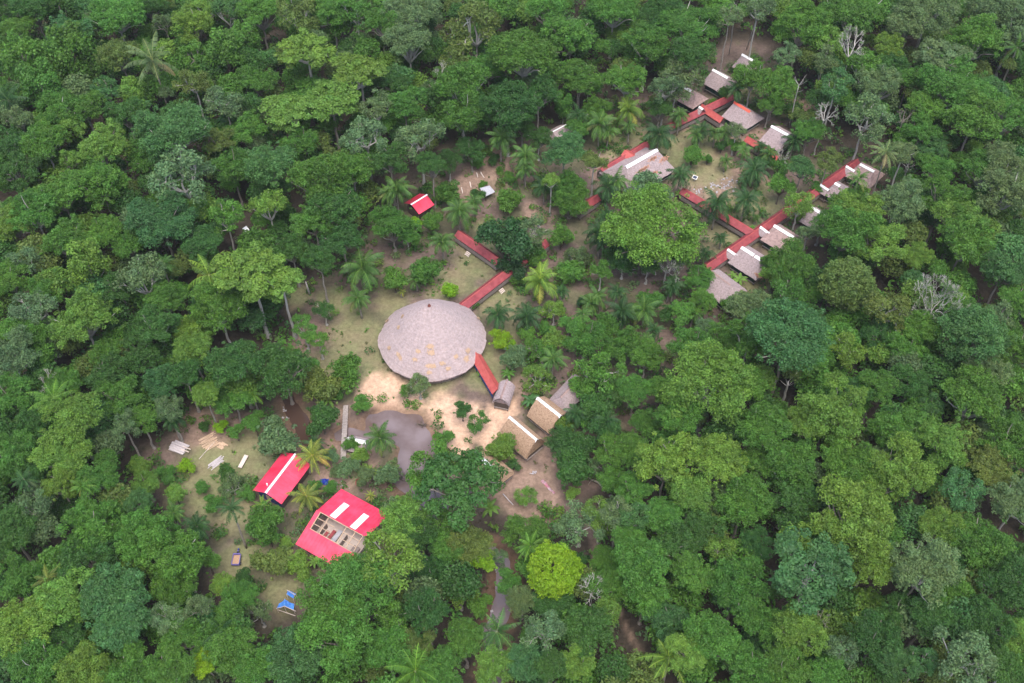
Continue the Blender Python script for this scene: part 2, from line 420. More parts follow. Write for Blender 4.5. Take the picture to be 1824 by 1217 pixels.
water("stream_water", STREAM, -0.64, water_mat("stream_water", (0.20, 0.16, 0.175)), "narrow greyish stream winding down between trees from the pond")
# ------------------------------------------------------------------ buildings
def lerp(a, b, t): return a + (b - a) * t

def courses(mb, T0, T1, B0, B1, n, m, rnd, lift=0.11, jit=0.22, bulge=0.0):
    """overlapping thatch courses between a top line and a bottom line, outside facing up"""
    nrm = (T1 - T0 if (T1 - T0).length > .05 else B1 - B0).cross(B0 - T0 if (B0 - T0).length > .05 else B1 - T1)
    nrm = nrm.normalized()
    if nrm.z < 0: nrm = -nrm
    H = max((B0 - T0).length, 0.1)
    for i in range(n):
        t0, t1 = i / n, (i + 1) / n
        up, lo, dr = [], [], []
        for k in range(m + 1):
            s = k / m
            j = (rnd.random() - .5) * jit / n if 0 < k < m else 0
            tt = t1 + 0.25 / n + j
            if i == n - 1: tt = 1.0 + (rnd.random() - .3) * 0.03
            top = lerp(lerp(T0, B0, t0), lerp(T1, B1, t0), s) + nrm * (bulge * 4 * t0 * (1 - t0))
            low = lerp(lerp(T0, B0, tt), lerp(T1, B1, tt), s) + nrm * (bulge * 4 * tt * max(0, 1 - tt)) + nrm * (lift + (rnd.random() - .5) * 0.04)
            up.append(top + nrm * 0.01); lo.append(low)
            dr.append(low - nrm * (lift + (0.22 if i == n - 1 else 0.03)))
        for k in range(m):
            mb.face([up[k], up[k + 1], lo[k + 1], lo[k]]); mb.face([lo[k], lo[k + 1], dr[k + 1], dr[k]])
    o = nrm * 0.13
    mb.face([T0 - o, T1 - o, B1 - o, B0 - o])

def cap_strip(A, B, side, drop, lift, m, parent, name="ridge_cap", ext=0.15):
    """a bent sheet laid over a ridge from A to B"""
    u = (B - A).normalized(); n = Vector((-u.y, u.x, 0))
    A = A - u * ext + Vector((0, 0, lift)); B = B + u * ext + Vector((0, 0, lift))
    mb = MB()
    for s in (1, -1):
        o = n * side * s - Vector((0, 0, drop))
        mb.slab([A, B, B + o, A + o], 0.04)
    return mb.build(name, m, parent)

def hut(name, label, a, b, zr, ze, w, ea, eb, roof=M_THATCH, cap=M_WHITE, ang=None, L=None, wall=M_GREENW, floor=0.8, capspan=None, capw=0.52,
        group="thatched cabins along the covered walkways", cat="thatched hut", patches=(), seed=1, inset=0.75, wfar=None, posts=True, bulge=0.0):
    rnd = random.Random(seed)
    A = P(*a, zr); B = P(*b, zr)
    if ang is not None:
        mid = (A + B) / 2; LL = L or (B - A).length; d = Vector((math.cos(math.radians(ang)), math.sin(math.radians(ang)), 0))
        A, B = mid - d * LL / 2, mid + d * LL / 2
    u = (B - A).normalized(); n = Vector((-u.y, u.x, 0)); wf = wfar or w
    mid = (A + B) / 2
    root = empty(name, (mid.x, mid.y, 0), label, cat, group)
    foot(mid + u * (eb - ea) / 2, u, (B - A).length / 2 + (ea + eb) / 2 + .3, max(w, wf) + .3)
    dz = Vector((0, 0, ze - zr))
    na, nb = A - u * ea - n * w + dz, B + u * eb - n * w + dz
    fa, fb = A - u * ea + n * wf + dz, B + u * eb + n * wf + dz
    mb = MB(); sl = math.hypot(w, zr - ze); nc = max(5, int(sl / 0.42)); mm = max(6, int((B - A).length / 0.5))
    courses(mb, A, B, na, nb, nc, mm, rnd, bulge=bulge); courses(mb, B, A, fb, fa, nc, mm, rnd, bulge=bulge)
    if bulge:
        for T, p_, q_, s_ in ((A, na, fa, 1), (B, nb, fb, -1)):      # arched gable ends, set in a little
            up_ = Vector((0, 0, 1)); arc = []
            for (e0, e1, sg) in ((p_, T, -1), (T, q_, 1)):
                nr_ = Vector((n.x * sg * (zr - ze), n.y * sg * (zr - ze), w)).normalized()
                for k in range(9): t_ = k / 8; arc.append(lerp(e0, e1, t_) + nr_ * (bulge * 4 * t_ * (1 - t_) - .06) + u * (s_ * .3))
            mb.face(arc)
    else:
        courses(mb, A, A, fa, na, nc, 8, rnd); courses(mb, B, B, nb, fb, nc, 8, rnd)
    mb.build("roof", roof, root)
    if cap is not None:
        s0, s1 = capspan or (0, 1)
        for q0, q1 in ([(s0, s1)] if not isinstance(s0, tuple) else [s0, s1]):
            cap_strip(lerp(A, B, q0), lerp(A, B, q1), capw, capw * (zr - ze) / w, 0.26, cap, root)
    for (s, t_, ln, wd) in patches:      # worn streaks lying on the near slope
        p = MB(); top = lerp(A, B, s); bot = lerp(na, nb, s); nr = (B - A).cross(na - A).normalized()
        if nr.z < 0: nr = -nr
        c = lerp(top, bot, t_) + nr * 0.16
        for _ in range(int(40 * ln)):
            q = c + u * rnd.gauss(0, ln / 3.2) + (bot - top).normalized() * rnd.gauss(0, wd * 1.6)
            d = (u * rnd.uniform(.1, .3) + (bot - top).normalized() * rnd.uniform(-.05, .05)); e = (bot - top).normalized() * rnd.uniform(.03, .09)
            p.face([q - d - e, q - d + e, q + d + e, q + d - e])
        p.build("worn_patch", M_RUST, root)
    # floor, walls and stilts
    i = inset
    c0, c1 = A - u * (ea - i) - n * (w - i), B + u * (eb - i) - n * (w - i)
    c2, c3 = B + u * (eb - i) + n * (wf - i), A - u * (ea - i) + n * (wf - i)
    g = gz(mid.x, mid.y)
    cs = [Vector((q.x, q.y, 0)) for q in (c0, c1, c2, c3)]
    fl = MB(); fl.slab([q + Vector((0, 0, floor)) + (q - Vector((mid.x, mid.y, 0))).normalized() * 0.3 for q in cs], 0.14); fl.build("floor", M_WOODG, root)
    for k in range(4):
        p0, p1 = cs[k], cs[(k + 1) % 4]; d = (p1 - p0)
        wb = MB(); wb.box((p0 + p1) / 2 + Vector((0, 0, (floor + ze) / 2 + 0.05)), (d.length - 0.12, 0.07, ze - floor - 0.02), d)
        wb.box((p0 + p1) / 2 + Vector((0, 0, floor + 1.0)), (d.length - 0.12, 0.12, 0.1), d)
        wb.build("wall", wall, root)
    if posts:
        for k in range(4):
            p = cs[k]; pb = MB(); pb.box((p.x, p.y, (ze + g) / 2 - .15), (0.2, 0.2, ze - g + .4)); pb.build("post", M_WOODD, root)
    return root

def walkway(label, a, b, m=M_REDW, zr=3.72, w=1.38, ze=2.55, deck=0.75, capmat=M_RIDGER, z0=3.0, rail=M_WOODG, raw=None, name="covered_walkway", stairs=None, group="red roofed covered walkways"):
    A, B = raw if raw else (P(*a, z0), P(*b, z0))
    A = Vector((A.x, A.y, 0)); B = Vector((B.x, B.y, 0))
    u = (B - A).normalized(); n = Vector((-u.y, u.x, 0)); L = (B - A).length; mid = (A + B) / 2
    root = empty(name, (mid.x, mid.y, 0), label, "walkway", group)
    foot(mid, u, L / 2 + .3, w + .3)
    Z = lambda z: Vector((0, 0, z))
    r = MB()
    for s in (1, -1):
        r.slab([A + Z(zr), B + Z(zr), B + n * w * s + Z(ze), A + n * w * s + Z(ze)], 0.05)
        k = int(L / 0.9)                 # raised seams of the sheets
        for i in range(k + 1):
            p = lerp(A, B, i / max(k, 1)); r.slab([p - u * .03 + Z(zr + .035), p + u * .03 + Z(zr + .035), p + u * .03 + n * w * s + Z(ze + .035), p - u * .03 + n * w * s + Z(ze + .035)], 0.03)
    r.build("roof", m, root)
    cap_strip(A + Z(zr), B + Z(zr), 0.2, 0.2 * (zr - ze) / w, 0.09, capmat, root, ext=0.02)
    d = MB()
    nb = max(3, int(L / 0.6))
    for i in range(nb):
        p = lerp(A, B, (i + .5) / nb); d.box(p + Z(deck - .04), (L / nb - .03, w * 1.7, 0.08), u)
    for s in (1, -1): d.box(mid + n * s * w * .7 + Z(deck - .17), (L, 0.14, 0.16), u)
    d.build("deck", M_WOODG, root)
    for s in (1, -1):
        rb = MB(); off = n * s * w * 0.86
        for z in (0.18, 0.42, 0.66, 0.90): rb.box(mid + off + Z(deck + z), (L, 0.05, 0.20), u)
        rb.box(mid + off + Z(deck + 1.06), (L, 0.14, 0.06), u)
        rb.build("railing", rail, root)
    k = max(1, int(round(L / 3.2)))
    for i in range(k + 1):
        for s in (1, -1):
            p = lerp(A + u * .1, B - u * .1, i / k) + n * s * w * 0.80; g = gz(p.x, p.y)
            pb = MB(); pb.box((p.x, p.y, (ze + 0.05 + g - .3) / 2), (0.12, 0.12, ze + .35 - g), u); pb.build("post", M_WOODD, root)
    if stairs:
        for (s, side) in stairs:
            p = lerp(A, B, s) + n * side * (w * .95); sb = MB()
            for i in range(3): sb.box(p + n * side * (0.25 + .32 * i) + Z(deck - .12 - .2 * i), (1.3, 0.28, 0.06), u)
            for e in (-.6, .6): sb.box(p + u * e + n * side * .55 + Z(deck - .42), (0.06, 1.15, 0.12), u, up=(n * side * .5 + Z(1.0)))
            sb.build("stairs", M_PLANK, root)
    return root

# ---- the big round house
def round_house():
    rnd = random.Random(3)
    ze = 2.7; c = P(770, 604, ze); cx, cy = c.x, c.y
    R = 94.5 / proj(cx, cy, ze)[2]; Hh = 11.3
    root = empty("round_house", (cx, cy, 0), "big round communal house with a conical grey thatched roof beside the pond", "round house")
    def prof(t): return ze + Hh * (1 - t ** 1.18) if t < 1 else ze      # t = r/R
    N, n = 150, 40
    mb = MB()
    rings = []
    rad = [1 + 0.012 * math.sin(k * .35) + rnd.uniform(-.004, .004) for k in range(N)]
    for i in range(n):
        t0, t1 = 0.02 + 0.98 * i / n, 0.02 + 0.98 * (i + 1) / n
        up, lo, dr = [], [], []
        for k in range(N):
            a = 2 * math.pi * k / N; ca, sa = math.cos(a), math.sin(a); kr = rad[k] if i > n - 8 else 1
            j = rnd.uniform(-.25, .25) / n
            r0, r1 = t0 * R * kr, (t1 + 0.2 / n + j) * R * kr
            z1 = prof(min(t1 + .2 / n + j, 1.0)); 
            if i == n - 1: r1 = R * kr * rnd.uniform(.997, 1.012); z1 = ze + rnd.uniform(-.06, .02)
            up.append((cx + r0 * ca, cy + r0 * sa, prof(t0) + .01))
            lf = 0.09 + rnd.uniform(-.03, .03)
            lo.append((cx + (r1 + lf * .7) * ca, cy + (r1 + lf * .7) * sa, z1 + lf * .7))
            dd = 0.42 if i == n - 1 else 0.06
            dr.append((cx + (r1 - (0.02 if i == n - 1 else 0.0)) * ca, cy + r1 * sa, z1 - dd * .7))
        for k in range(N):
            q = (k + 1) % N
            mb.face([up[k], lo[k], lo[q], up[q]]); mb.face([lo[k], dr[k], dr[q], lo[q]])
    for k in range(N):     # underside
        a, b_ = 2 * math.pi * k / N, 2 * math.pi * (k + 1) / N
        mb.face([(cx, cy, ze + Hh - .3), (cx + R * math.cos(b_), cy + R * math.sin(b_), ze - .3), (cx + R * math.cos(a), cy + R * math.sin(a), ze - .3)])
    roof = mb.build("roof", M_THATCHR, root)
    f = MB(); f.tube([(cx, cy, ze + Hh - 1.0), (cx, cy, ze + Hh - .1), (cx, cy, ze + Hh + .55)], [.50, .38, .08], 14); f.build("finial", M_FINIAL, root)
    pts = [(440, 408, 1.2), (445, 447, 1.3), (365, 437, .9), (345, 487, .8), (243, 458, .9), (256, 480, .8), (187, 415, .8), (270, 222, .8), (245, 290, .8), (175, 250, .9), (240, 183, .9), (432, 528, 1.1), (458, 530, 1.0), (512, 512, .9), (597, 470, .9), (672, 432, 1.0), (660, 478, .9), (664, 492, .8), (735, 237, .7), (548, 545, .8), (340, 140, 1.3), (430, 568, .9)]
    for (zu, zv, s) in pts:
        u, v = 640 + zu / 3.476, 500 + zv / 3.476
        best = None
        for i in range(400):
            z = ze + Hh * (1 - i / 400); p = P(u, v, z); r = math.hypot(p.x - cx, p.y - cy)
            if r < R and z <= prof(r / R): best = p; break
        if best is None: continue
        p = MB(); r = math.hypot(best.x - cx, best.y - cy); e = Vector((best.x - cx, best.y - cy, 0)).normalized()
        dn = (e * R - Vector((0, 0, Hh))).normalized(); tg = Vector((-e.y, e.x, 0)); nr = (e * Hh + Vector((0, 0, R))).normalized()
        for _ in range(int(120 * s)):
            q = best + tg * rnd.gauss(0, .27 * s) + dn * rnd.gauss(0, .16 * s) + nr * rnd.uniform(.06, .26)
            d = (dn * rnd.uniform(.7, 1) + tg * rnd.uniform(-.7, .7) + nr * rnd.uniform(-.3, .3)).normalized() * rnd.uniform(.14, .3)
            w = d.cross(nr).normalized() * rnd.uniform(.03, .06)
            p.face([q - d - w, q - d + w, q + d + w, q + d - w])
        p.build("straw_patch", M_STRAW, root)
    fl = MB(); N2 = 48
    for z0_, z1_, rr in ((0.45, 0.6, R - 1.0),):
        fl.tube([(cx, cy, z0_), (cx, cy, z1_)], rr, N2)
    fl.build("floor", M_WOODG, root)
    wl = MB()
    for k in range(N2):
        a = 2 * math.pi * (k + .5) / N2
        if k in (5, 6, 42, 43): continue
        for z in (0.85, 1.15, 1.45): wl.box((cx + (R - 1.3) * math.cos(a), cy + (R - 1.3) * math.sin(a), z), (0.05, 2 * math.pi * (R - 1.3) / N2 * .98, 0.24), (math.cos(a), math.sin(a), 0))
    wl.build("wall", M_WOODG, root)
    for k in range(28):
        a = 2 * math.pi * k / 28; x, y = cx + (R - 1.15) * math.cos(a), cy + (R - 1.15) * math.sin(a)
        pb = MB(); pb.tube([(x, y, gz(x, y) - .3), (x, y, ze + .6)], .11, 8); pb.build("post", M_WOODD, root)
    return root
round_house()

# ---- covered walkways (a 45 degree grid of red roofs)
walkway("long faded red walkway roof running from the round house up under the dark tree", (816, 550), (972, 430), stairs=[(0.42, -1)])
walkway("bright red walkway roof sloping from the round house down to the small thatched gatehouse", (846, 629), (886, 697), m=M_REDO, w=1.25, rail=M_BLUEW, capmat=M_REDO, stairs=[(0.93, 1)] and None, z0=3.0)
walkway("short faded red walkway roof with plank steps left of the dark round tree", (816, 413), (899, 489), raw=(P(816, 414, 3.0), P(816, 414, 3.0) + Vector((10.3, -9.9, 0))), stairs=[(0.36, -1)])
walkway("faded red walkway roof glimpsed under the thin yellow-green tree", (1028, 374), (1064, 350))
walkway("pink-red walkway roof running close behind the biggest rectangular thatched roof", (1070, 305), (1152, 256))
walkway("faded red walkway roof reaching the red-ridged thatched hut, upper end", (1190, 225), (1304, 170))
walkway("short orange-red walkway roof branching to the red-ridged thatched hut", (1250, 189), (1288, 214), m=M_REDO, w=1.25)
walkway("orange-red walkway roof passing below the hut with the clean white ridge", (1330, 246), (1388, 281), m=M_REDO, w=1.1)
walkway("faded red walkway roof crossing from the palm garden down to the long lower walkway", (1216, 338), (1345, 416))
LW = walkway("longest faded red walkway roof passing the row of white-ridged cabins", (1256, 477), (1527, 287))
def link_roof(label, a, b, capm=M_WHITE, zr=4.3, w=1.3):
    A = P(*a, zr); B = P(*b, zr); u = (B - A).normalized(); n = Vector((-u.y, u.x, 0)); mid = (A + B) / 2
    root = empty("link_roof", (mid.x, mid.y, 0), label, "link roof", "small link roofs between walkway and cabins")
    r = MB()
    for s in (1, -1): r.slab([A, B, B + n * w * s - Vector((0, 0, 1.5)), A + n * w * s - Vector((0, 0, 1.5))], 0.10)
    r.build("roof", M_THATCH, root)
    cap_strip(A, B, 0.4, 0.44, 0.12, capm, root, ext=0.02)
    for s in (1, -1):
        for q in (A + u * .15, B - u * .15):
            p = q + n * s * (w - .25); pb = MB(); pb.box((p.x, p.y, 1.4), (.1, .1, 2.9)); pb.build("post", M_WOODD, root)
    d = MB(); d.box((mid.x, mid.y, .71), ((B - A).length, 1.6, .08), u); d.build("deck", M_WOODG, root)
link_roof("small white-ridged link roof leading to the pinkish cabin at the walkway crossing", (1355, 403), (1371, 415))
link_roof("small white-ridged link roof leading to the grey hip-roofed cabin", (1297, 443), (1314, 455))
link_roof("small white-ridged link roof at the far upper end of the longest walkway", (1508, 295), (1523, 304))
link_roof("small white-ridged link roof at the break in the longest walkway", (1462, 328), (1477, 338))
link_roof("small round-topped white link roof at the junction by the red-ridged hut", (1246, 189), (1253, 194), zr=4.6)
link_roof("short white link roof curled beside the smallest pair of cabins", (1506, 334), (1521, 343), zr=4.0)
def pinklink():
    A = P(1113, 267, 4.2); B = P(1131, 278, 4.2); u = (B - A).normalized(); n = Vector((-u.y, u.x, 0)); mid = (A + B) / 2
    root = empty("link_roof", (mid.x, mid.y, 0), "pink-red cross gable joining the walkway to the biggest rectangular thatched roof", "link roof", "small link roofs between walkway and cabins")
    r = MB()
    for s in (1, -1): r.slab([A, B, B + n * 1.5 * s - Vector((0, 0, .9)), A + n * 1.5 * s - Vector((0, 0, .9))], 0.06)
    r.build("roof", M_REDO, root)
    for s in (1, -1):
        for q in (A + u * .15, B - u * .15):
            p = q + n * s * 1.25; pb = MB(); pb.box((p.x, p.y, 1.6), (.1, .1, 3.3)); pb.build("post", M_WOODD, root)
pinklink()

# ---- thatched huts
hut("great_hut", "biggest rectangular thatched roof with a long white ridge and rusty worn streaks", (1115, 297), (1170, 267), 6.6, 2.6, 5.9, 3.6, 1.8, roof=M_THATCH, ang=39, group=None, capw=.6,
    patches=[(.42, .38, 3.2, .12), (.78, .22, 2.6, .12), (.25, .62, 2.0, .1), (.95, .45, 2.2, .2), (.62, .7, 1.8, .1)], seed=11)
hut("thatched_cabin", "grey thatched cabin with white ridge and dark green walls, above the walkway end", (1271, 124), (1296, 139), 5.5, 2.8, 3.9, 0.2, 1.2, ang=-47, seed=12)
hut("thatched_cabin", "highest and farthest cabin, only its white ridge and grey slope showing", (1323, 97), (1342, 108), 5.5, 2.8, 3.6, 0.4, 1.0, ang=-47, seed=13)
hut("thatched_cabin", "worn pinkish cabin half hidden behind a tree above the walkway", (1222, 156), (1238, 167), 5.2, 2.8, 3.4, 0.8, 2.2, ang=-46, roof=M_THATCHP, capspan=(0, .55), seed=14)
hut("thatched_cabin", "thatched cabin with a red ridge and hipped end over dark green walls", (1309, 182), (1336, 199), 5.8, 2.8, 4.1, 0.5, 2.2, ang=-49, cap=M_REDCAP, seed=15)
hut("thatched_cabin", "thatched cabin with a clean white ridge and no hip, behind the orange walkway", (1375, 225), (1407, 242), 5.5, 2.8, 4.4, 0.4, 0.4, ang=-45, seed=16)
hut("thatched_cabin", "small beige cabin farthest along the longest walkway, a palm leaning over it", (1533, 293), (1557, 305), 5.3, 2.8, 3.9, 1.4, 1.6, ang=-44, seed=17, roof=M_THATCHP)
hut("thatched_cabin", "small cabin with a broken white ridge buried in foliage near the walkway gap", (1489, 326), (1507, 338), 4.9, 2.8, 3.4, 1.0, 1.6, ang=-45, capspan=(0.0, .4), seed=18)
hut("thatched_cabin", "cabin with only its long white ridge clear of the yellow-green tree", (1446, 370), (1469, 382), 5.5, 2.8, 3.6, 0.6, 0.8, ang=-44, seed=19)
hut("thatched_cabin", "pinkish thatched cabin with white ridge right beside the walkway crossing", (1380, 402), (1413, 422), 5.5, 2.8, 3.9, 0.8, 0.7, ang=-46, roof=M_THATCHP, seed=20)
hut("thatched_cabin", "grey thatched cabin with a white ridge broken in two and a hipped end", (1322, 441), (1355, 462), 5.5, 2.8, 4.0, 0.6, 2.2, ang=-46, capspan=((0, .62), (.74, 1.0)), seed=21,
    patches=[(1.05, .75, 1.6, .12)])
hut("thatched_cabin", "thatched cabin without any white ridge at the lower end of the longest walkway", (1268, 483), (1300, 508), 5.5, 2.8, 3.9, 0.9, 2.4, ang=-50, cap=M_THATCHP, capw=.3, seed=22)
hut("thatched_hut", "brown thatched hut with white ridge, upper of the close pair beside the sandy yard", (958, 709), (998, 741), 5.2, 1.9, 3.2, 0.0, 0.0, ang=-45, bulge=.42, roof=M_THATCHB, wall=M_WOODD, group="brown huts by the sandy yard", seed=23, inset=.5, floor=.5)
hut("thatched_hut", "brown thatched hut with white ridge and dark arched gable, lower of the close pair", (908, 743), (956, 783), 5.6, 1.7, 3.0, 0.1, 0.2, ang=-46, wfar=2.6, bulge=.45, roof=M_THATCHB, wall=M_WOODD, group="brown huts by the sandy yard", seed=24, inset=.5, floor=.5)
hut("thatched_hut", "brown thatched hut mostly covered by the big tree over the pond", (846, 808), (884, 838), 5.4, 2.0, 3.9, 0.0, 1.4, ang=-46, roof=M_THATCHB, wall=M_WOODD, group="brown huts by the sandy yard", seed=25, inset=.5, floor=.5)
hut("thatched_hut", "grey thatched hut partly under a tree, right of the brown pair", (1030, 676), (1002, 703), 5.0, 2.4, 2.6, 1.5, 1.2, roof=M_THATCH, cap=M_THATCHP, capw=.3, wall=M_WOODG, group=None, seed=26, ang=-128, L=7)
hut("gatehouse", "small rounded grey thatched hut with an open dark front at the walkway foot", (903, 680), (892, 707), 4.5, 2.5, 1.8, 0.1, 0.0, bulge=.3, roof=M_THATCH, cap=M_THATCHP, capw=.25, wall=M_WOODD, group=None, seed=27, ang=-105, L=5.2, inset=.35)
hut("pond_shelter", "tiny thatched shelter with a white ridge at the pond edge beside the footbridge", (620, 781), (651, 787), 3.0, 1.2, 1.9, 0.2, 0.2, roof=M_THATCH, wall=M_WOODD, group=None, seed=28, capw=.5, floor=.2, inset=.3)
hut("thatched_hut", "small grey hut with a pale roof edge peeping between trees behind the palm garden", (985, 235), (1008, 223), 4.6, 2.6, 2.8, .5, .5, roof=M_THATCH, cap=M_WHITE, capw=.2, group=None, seed=29)

# ---- red metal roofs
def red_house():
    zr, ze, w = 4.7, 3.0, 3.5
    A = P(526, 809, zr); B = P(473, 878, zr); u = (B - A).normalized(); n = Vector((-u.y, u.x, 0)); mid = (A + B) / 2
    root = empty("red_roofed_house", (mid.x, mid.y, 0), "house with a plain bright red metal gable roof and one long white ridge strip", "house", "red roofed houses by the pond")
    foot(mid, u, 5.6, 3.8)
    r = MB()
    for s in (1, -1):
        r.slab([A, B, B + n * w * s - Vector((0, 0, zr - ze)), A + n * w * s - Vector((0, 0, zr - ze))], 0.06)
    for s in (1, -1):
        for i in range(13):
            p = lerp(A, B, i / 12); e = u * .035; o = n * w * s - Vector((0, 0, zr - ze)); l = Vector((0, 0, .045))
            r.slab([p - e + l, p + e + l, p + e + o + l, p - e + o + l], 0.04)
    r.build("roof", M_RED, root)
    cap_strip(A, B, 0.26, 0.13, 0.10, M_WHITE, root, "ridge_strip", ext=.05)
    fb = MB()
    p = lerp(A, B, .72) - n * 1.5 * -1; 
    p = lerp(A, B, .83) - n * 0.9
    fb.tube([p + Vector((0, 0, -.5)), p + Vector((0, 0, .25))], .16, 10); fb.build("vent_cap", M_WHITE, root)
    cs = [A + u * .8 - n * 2.9, B - u * .8 - n * 2.9, B - u * .8 + n * 2.9, A + u * .8 + n * 2.9]
    for k in range(4):
        p0, p1 = Vector((*cs[k].xy, 0)), Vector((*cs[(k + 1) % 4].xy, 0)); d = p1 - p0
        wb = MB(); wb.box((p0 + p1) / 2 + Vector((0, 0, 1.55)), (d.length, .1, 3.1), d); wb.build("wall", M_BLUEW if k in (1,) else M_WOODD, root)
    for k, (s, t_) in enumerate(((.02, -3.3), (.98, -3.3), (.02, 3.3), (.98, 3.3))):
        p = lerp(A, B, s) + n * t_; pb = MB(); pb.box((p.x, p.y, 1.5), (.14, .14, 3.1)); pb.build("post", M_WOODD, root)
    dd = MB(); p = Vector((*(B - u * .74 - n * .6).xy, 1.05)); dd.box(p, (.06, .9, 2.0), u); dd.build("door", M_WOODN, root)
red_house()

def open_house():
    """large red roof, one slope with an unroofed bay that shows the rafters and the floor"""
    zr, ze, w = 5.3, 3.0, 7.3
    A = P(566, 909, zr); B = P(653, 957, zr); u = (B - A).normalized(); n = Vector((-u.y, u.x, 0))
    mid = (A + B) / 2; L = (B - A).length; Z = lambda z: Vector((0, 0, z))
    root = empty("red_roofed_house", (mid.x, mid.y, 0), "largest red metal roof with two white panels and an unroofed bay showing rafters", "house", "red roofed houses by the pond")
    foot(mid, u, 6.6, 7.6)
    S = lambda s, t, l=0.0: lerp(A, B, s) + n * (w * t) - Z((zr - ze) * abs(t)) + Z(l)
    r = MB()
    r.slab([S(0, 0), S(1, 0), S(1, 1), S(0, 1)], .06)
    o0, o1, tb = .055, .93, .50      # the bay, along the ridge and down the near slope
    r.slab([S(-.02, -tb), S(1.0, -tb), S(1.0, -1), S(-.02, -1)], .06)
    r.slab([S(-.02, 0), S(o0, 0), S(o0, -tb), S(-.02, -tb)], .06)
    for i in range(17):
        s = i / 16; e = u * .035; r.slab([S(s, 0, .05) - e, S(s, 0, .05) + e, S(s, 1, .05) + e, S(s, 1, .05) - e], .04)
        r.slab([S(s, -tb, .05) - e, S(s, -tb, .05) + e, S(s, -1, .05) + e, S(s, -1, .05) - e], .04)
    r.build("roof", M_RED, root)
    for s in (.235, .645):
        q = MB(); q.slab([S(s, .03, .09), S(s + .115, .03, .09), S(s + .115, .63, .09), S(s, .63, .09)], .03); q.build("skylight_panel", M_WHITE, root)
    for i, s in enumerate((o0, .24, .42, .60, .78, .93)):
        if i in (2,): continue
        b_ = MB(); b_.box((S(s, -.0) + S(s, -tb)) / 2 - Z(.12), ((S(s, 0) - S(s, -tb)).length, .14 if i else .3, .14), S(s, 0) - S(s, -tb)); b_.build("rafter", M_WOODN, root)
    for k, t_ in enumerate((-.015, -.17, -.34, -tb + .01)):
        segs = ((o0, o1),) if k in (0, 3) else ((o0, .42), (.60, o1))
        for s0, s1 in segs:
            b_ = MB(); b_.box((S(s0, t_) + S(s1, t_)) / 2 + Z(.02), ((s1 - s0) * L, .12, .10), u); b_.build("purlin", M_WOODN, root)
    f = MB(); f.slab([Vector((*(A - n * 6.6).xy, .25)), Vector((*(B - n * 6.6).xy, .25)), Vector((*(B + n * 6.6).xy, .25)), Vector((*(A + n * 6.6).xy, .25))], .3); f.build("floor", M_CONC, root)
    # inside the bay: a long table, red benches, low partitions
    for (s, t_, sx, sy, h, m_, nm) in ((.40, -.18, .9, 3.4, .8, M_GREYMET, "counter"), (.30, -.22, .7, 3.0, .5, M_REDW, "bench"), (.21, -.28, .6, 2.4, .5, M_REDW, "bench"), (.82, -.26, 1.4, 2.0, .9, M_WOODG, "cupboard")):
        p = lerp(A, B, s) + n * (w * t_); b_ = MB(); b_.box((p.x, p.y, .25 + h - .05), (sx, sy, .1), u)
        for ex in (-.42, .42):
            for ey in (-.42, .42): q = p + u * sx * ex + n * sy * ey; b_.box((q.x, q.y, .25 + (h - .1) / 2), (.1, .1, h - .1), u)
        b_.build(nm, m_, root)
    for (s0, t0, s1, t1) in ((0.02, -.9, .98, -.9), (0.02, .9, .98, .9), (.02, -.9, .02, .9), (.98, -.9, .98, .9), (.56, -.5, .56, .0), (.14, -.5, .14, 0)):
        p0 = lerp(A, B, s0) + n * w * t0; p1 = lerp(A, B, s1) + n * w * t1; h = 1.5 if s0 == s1 and s0 in (.56, .14) else 2.6
        p0 = Vector((*p0.xy, 0)); p1 = Vector((*p1.xy, 0)); wb = MB(); wb.box((p0 + p1) / 2 + Z(.25 + h / 2), ((p1 - p0).length - .1, .1, h), p1 - p0); wb.build("wall", M_WOODG, root)
    for s in (0.0, .33, .66, 1.0):
        for t_ in (-.97, .97):
            p = S(s, t_); pb = MB(); pb.box((p.x, p.y, 1.5), (.18, .18, 3.0), u); pb.build("post", M_WOODN, root)
open_house()

def small_red():
    zr, ze, w = 4.4, 2.9, 2.9
    A = P(734, 363, zr); B = P(760, 347, zr); u = (B - A).normalized(); A = A - u * .3; n = Vector((-u.y, u.x, 0)); mid = (A + B) / 2
    root = empty("red_roofed_shed", (mid.x, mid.y, 0), "small red metal gable roof with a pale ridge standing alone among palms", "shed")
    foot(mid, u, 3, 3.1)
    dz = Vector((0, 0, zr - ze)); r = MB()
    for s in (1, -1): r.slab([A, B, B + n * w * s - dz, A + n * w * s - dz], .06)
    r.build("roof", M_RED, root); cap_strip(A, B, .25, .13, .09, M_WHITE, root, "ridge_strip")
    for a_, b_ in (((A, -2.4), (B, -2.4)), ((A, 2.4), (B, 2.4)), ((A, -2.4), (A, 2.4)), ((B, -2.4), (B, 2.4))):
        p0 = Vector((*(a_[0] + n * a_[1]).xy, 0)); p1 = Vector((*(b_[0] + n * b_[1]).xy, 0)); c = (Vector((mid.x, mid.y, 0)) - (p0 + p1) / 2).normalized() * .4
        wb = MB(); wb.box((p0 + p1) / 2 + c + Vector((0, 0, 1.3)), ((p1 - p0).length - .8, .1, 2.7), p1 - p0); wb.build("wall", M_WOODD, root)
    for q in (A, B):
        for s in (-2.7, 2.7): p = q + n * s; pb = MB(); pb.box((p.x, p.y, 1.4), (.12, .12, 2.9)); pb.build("post", M_WOODD, root)
small_red()

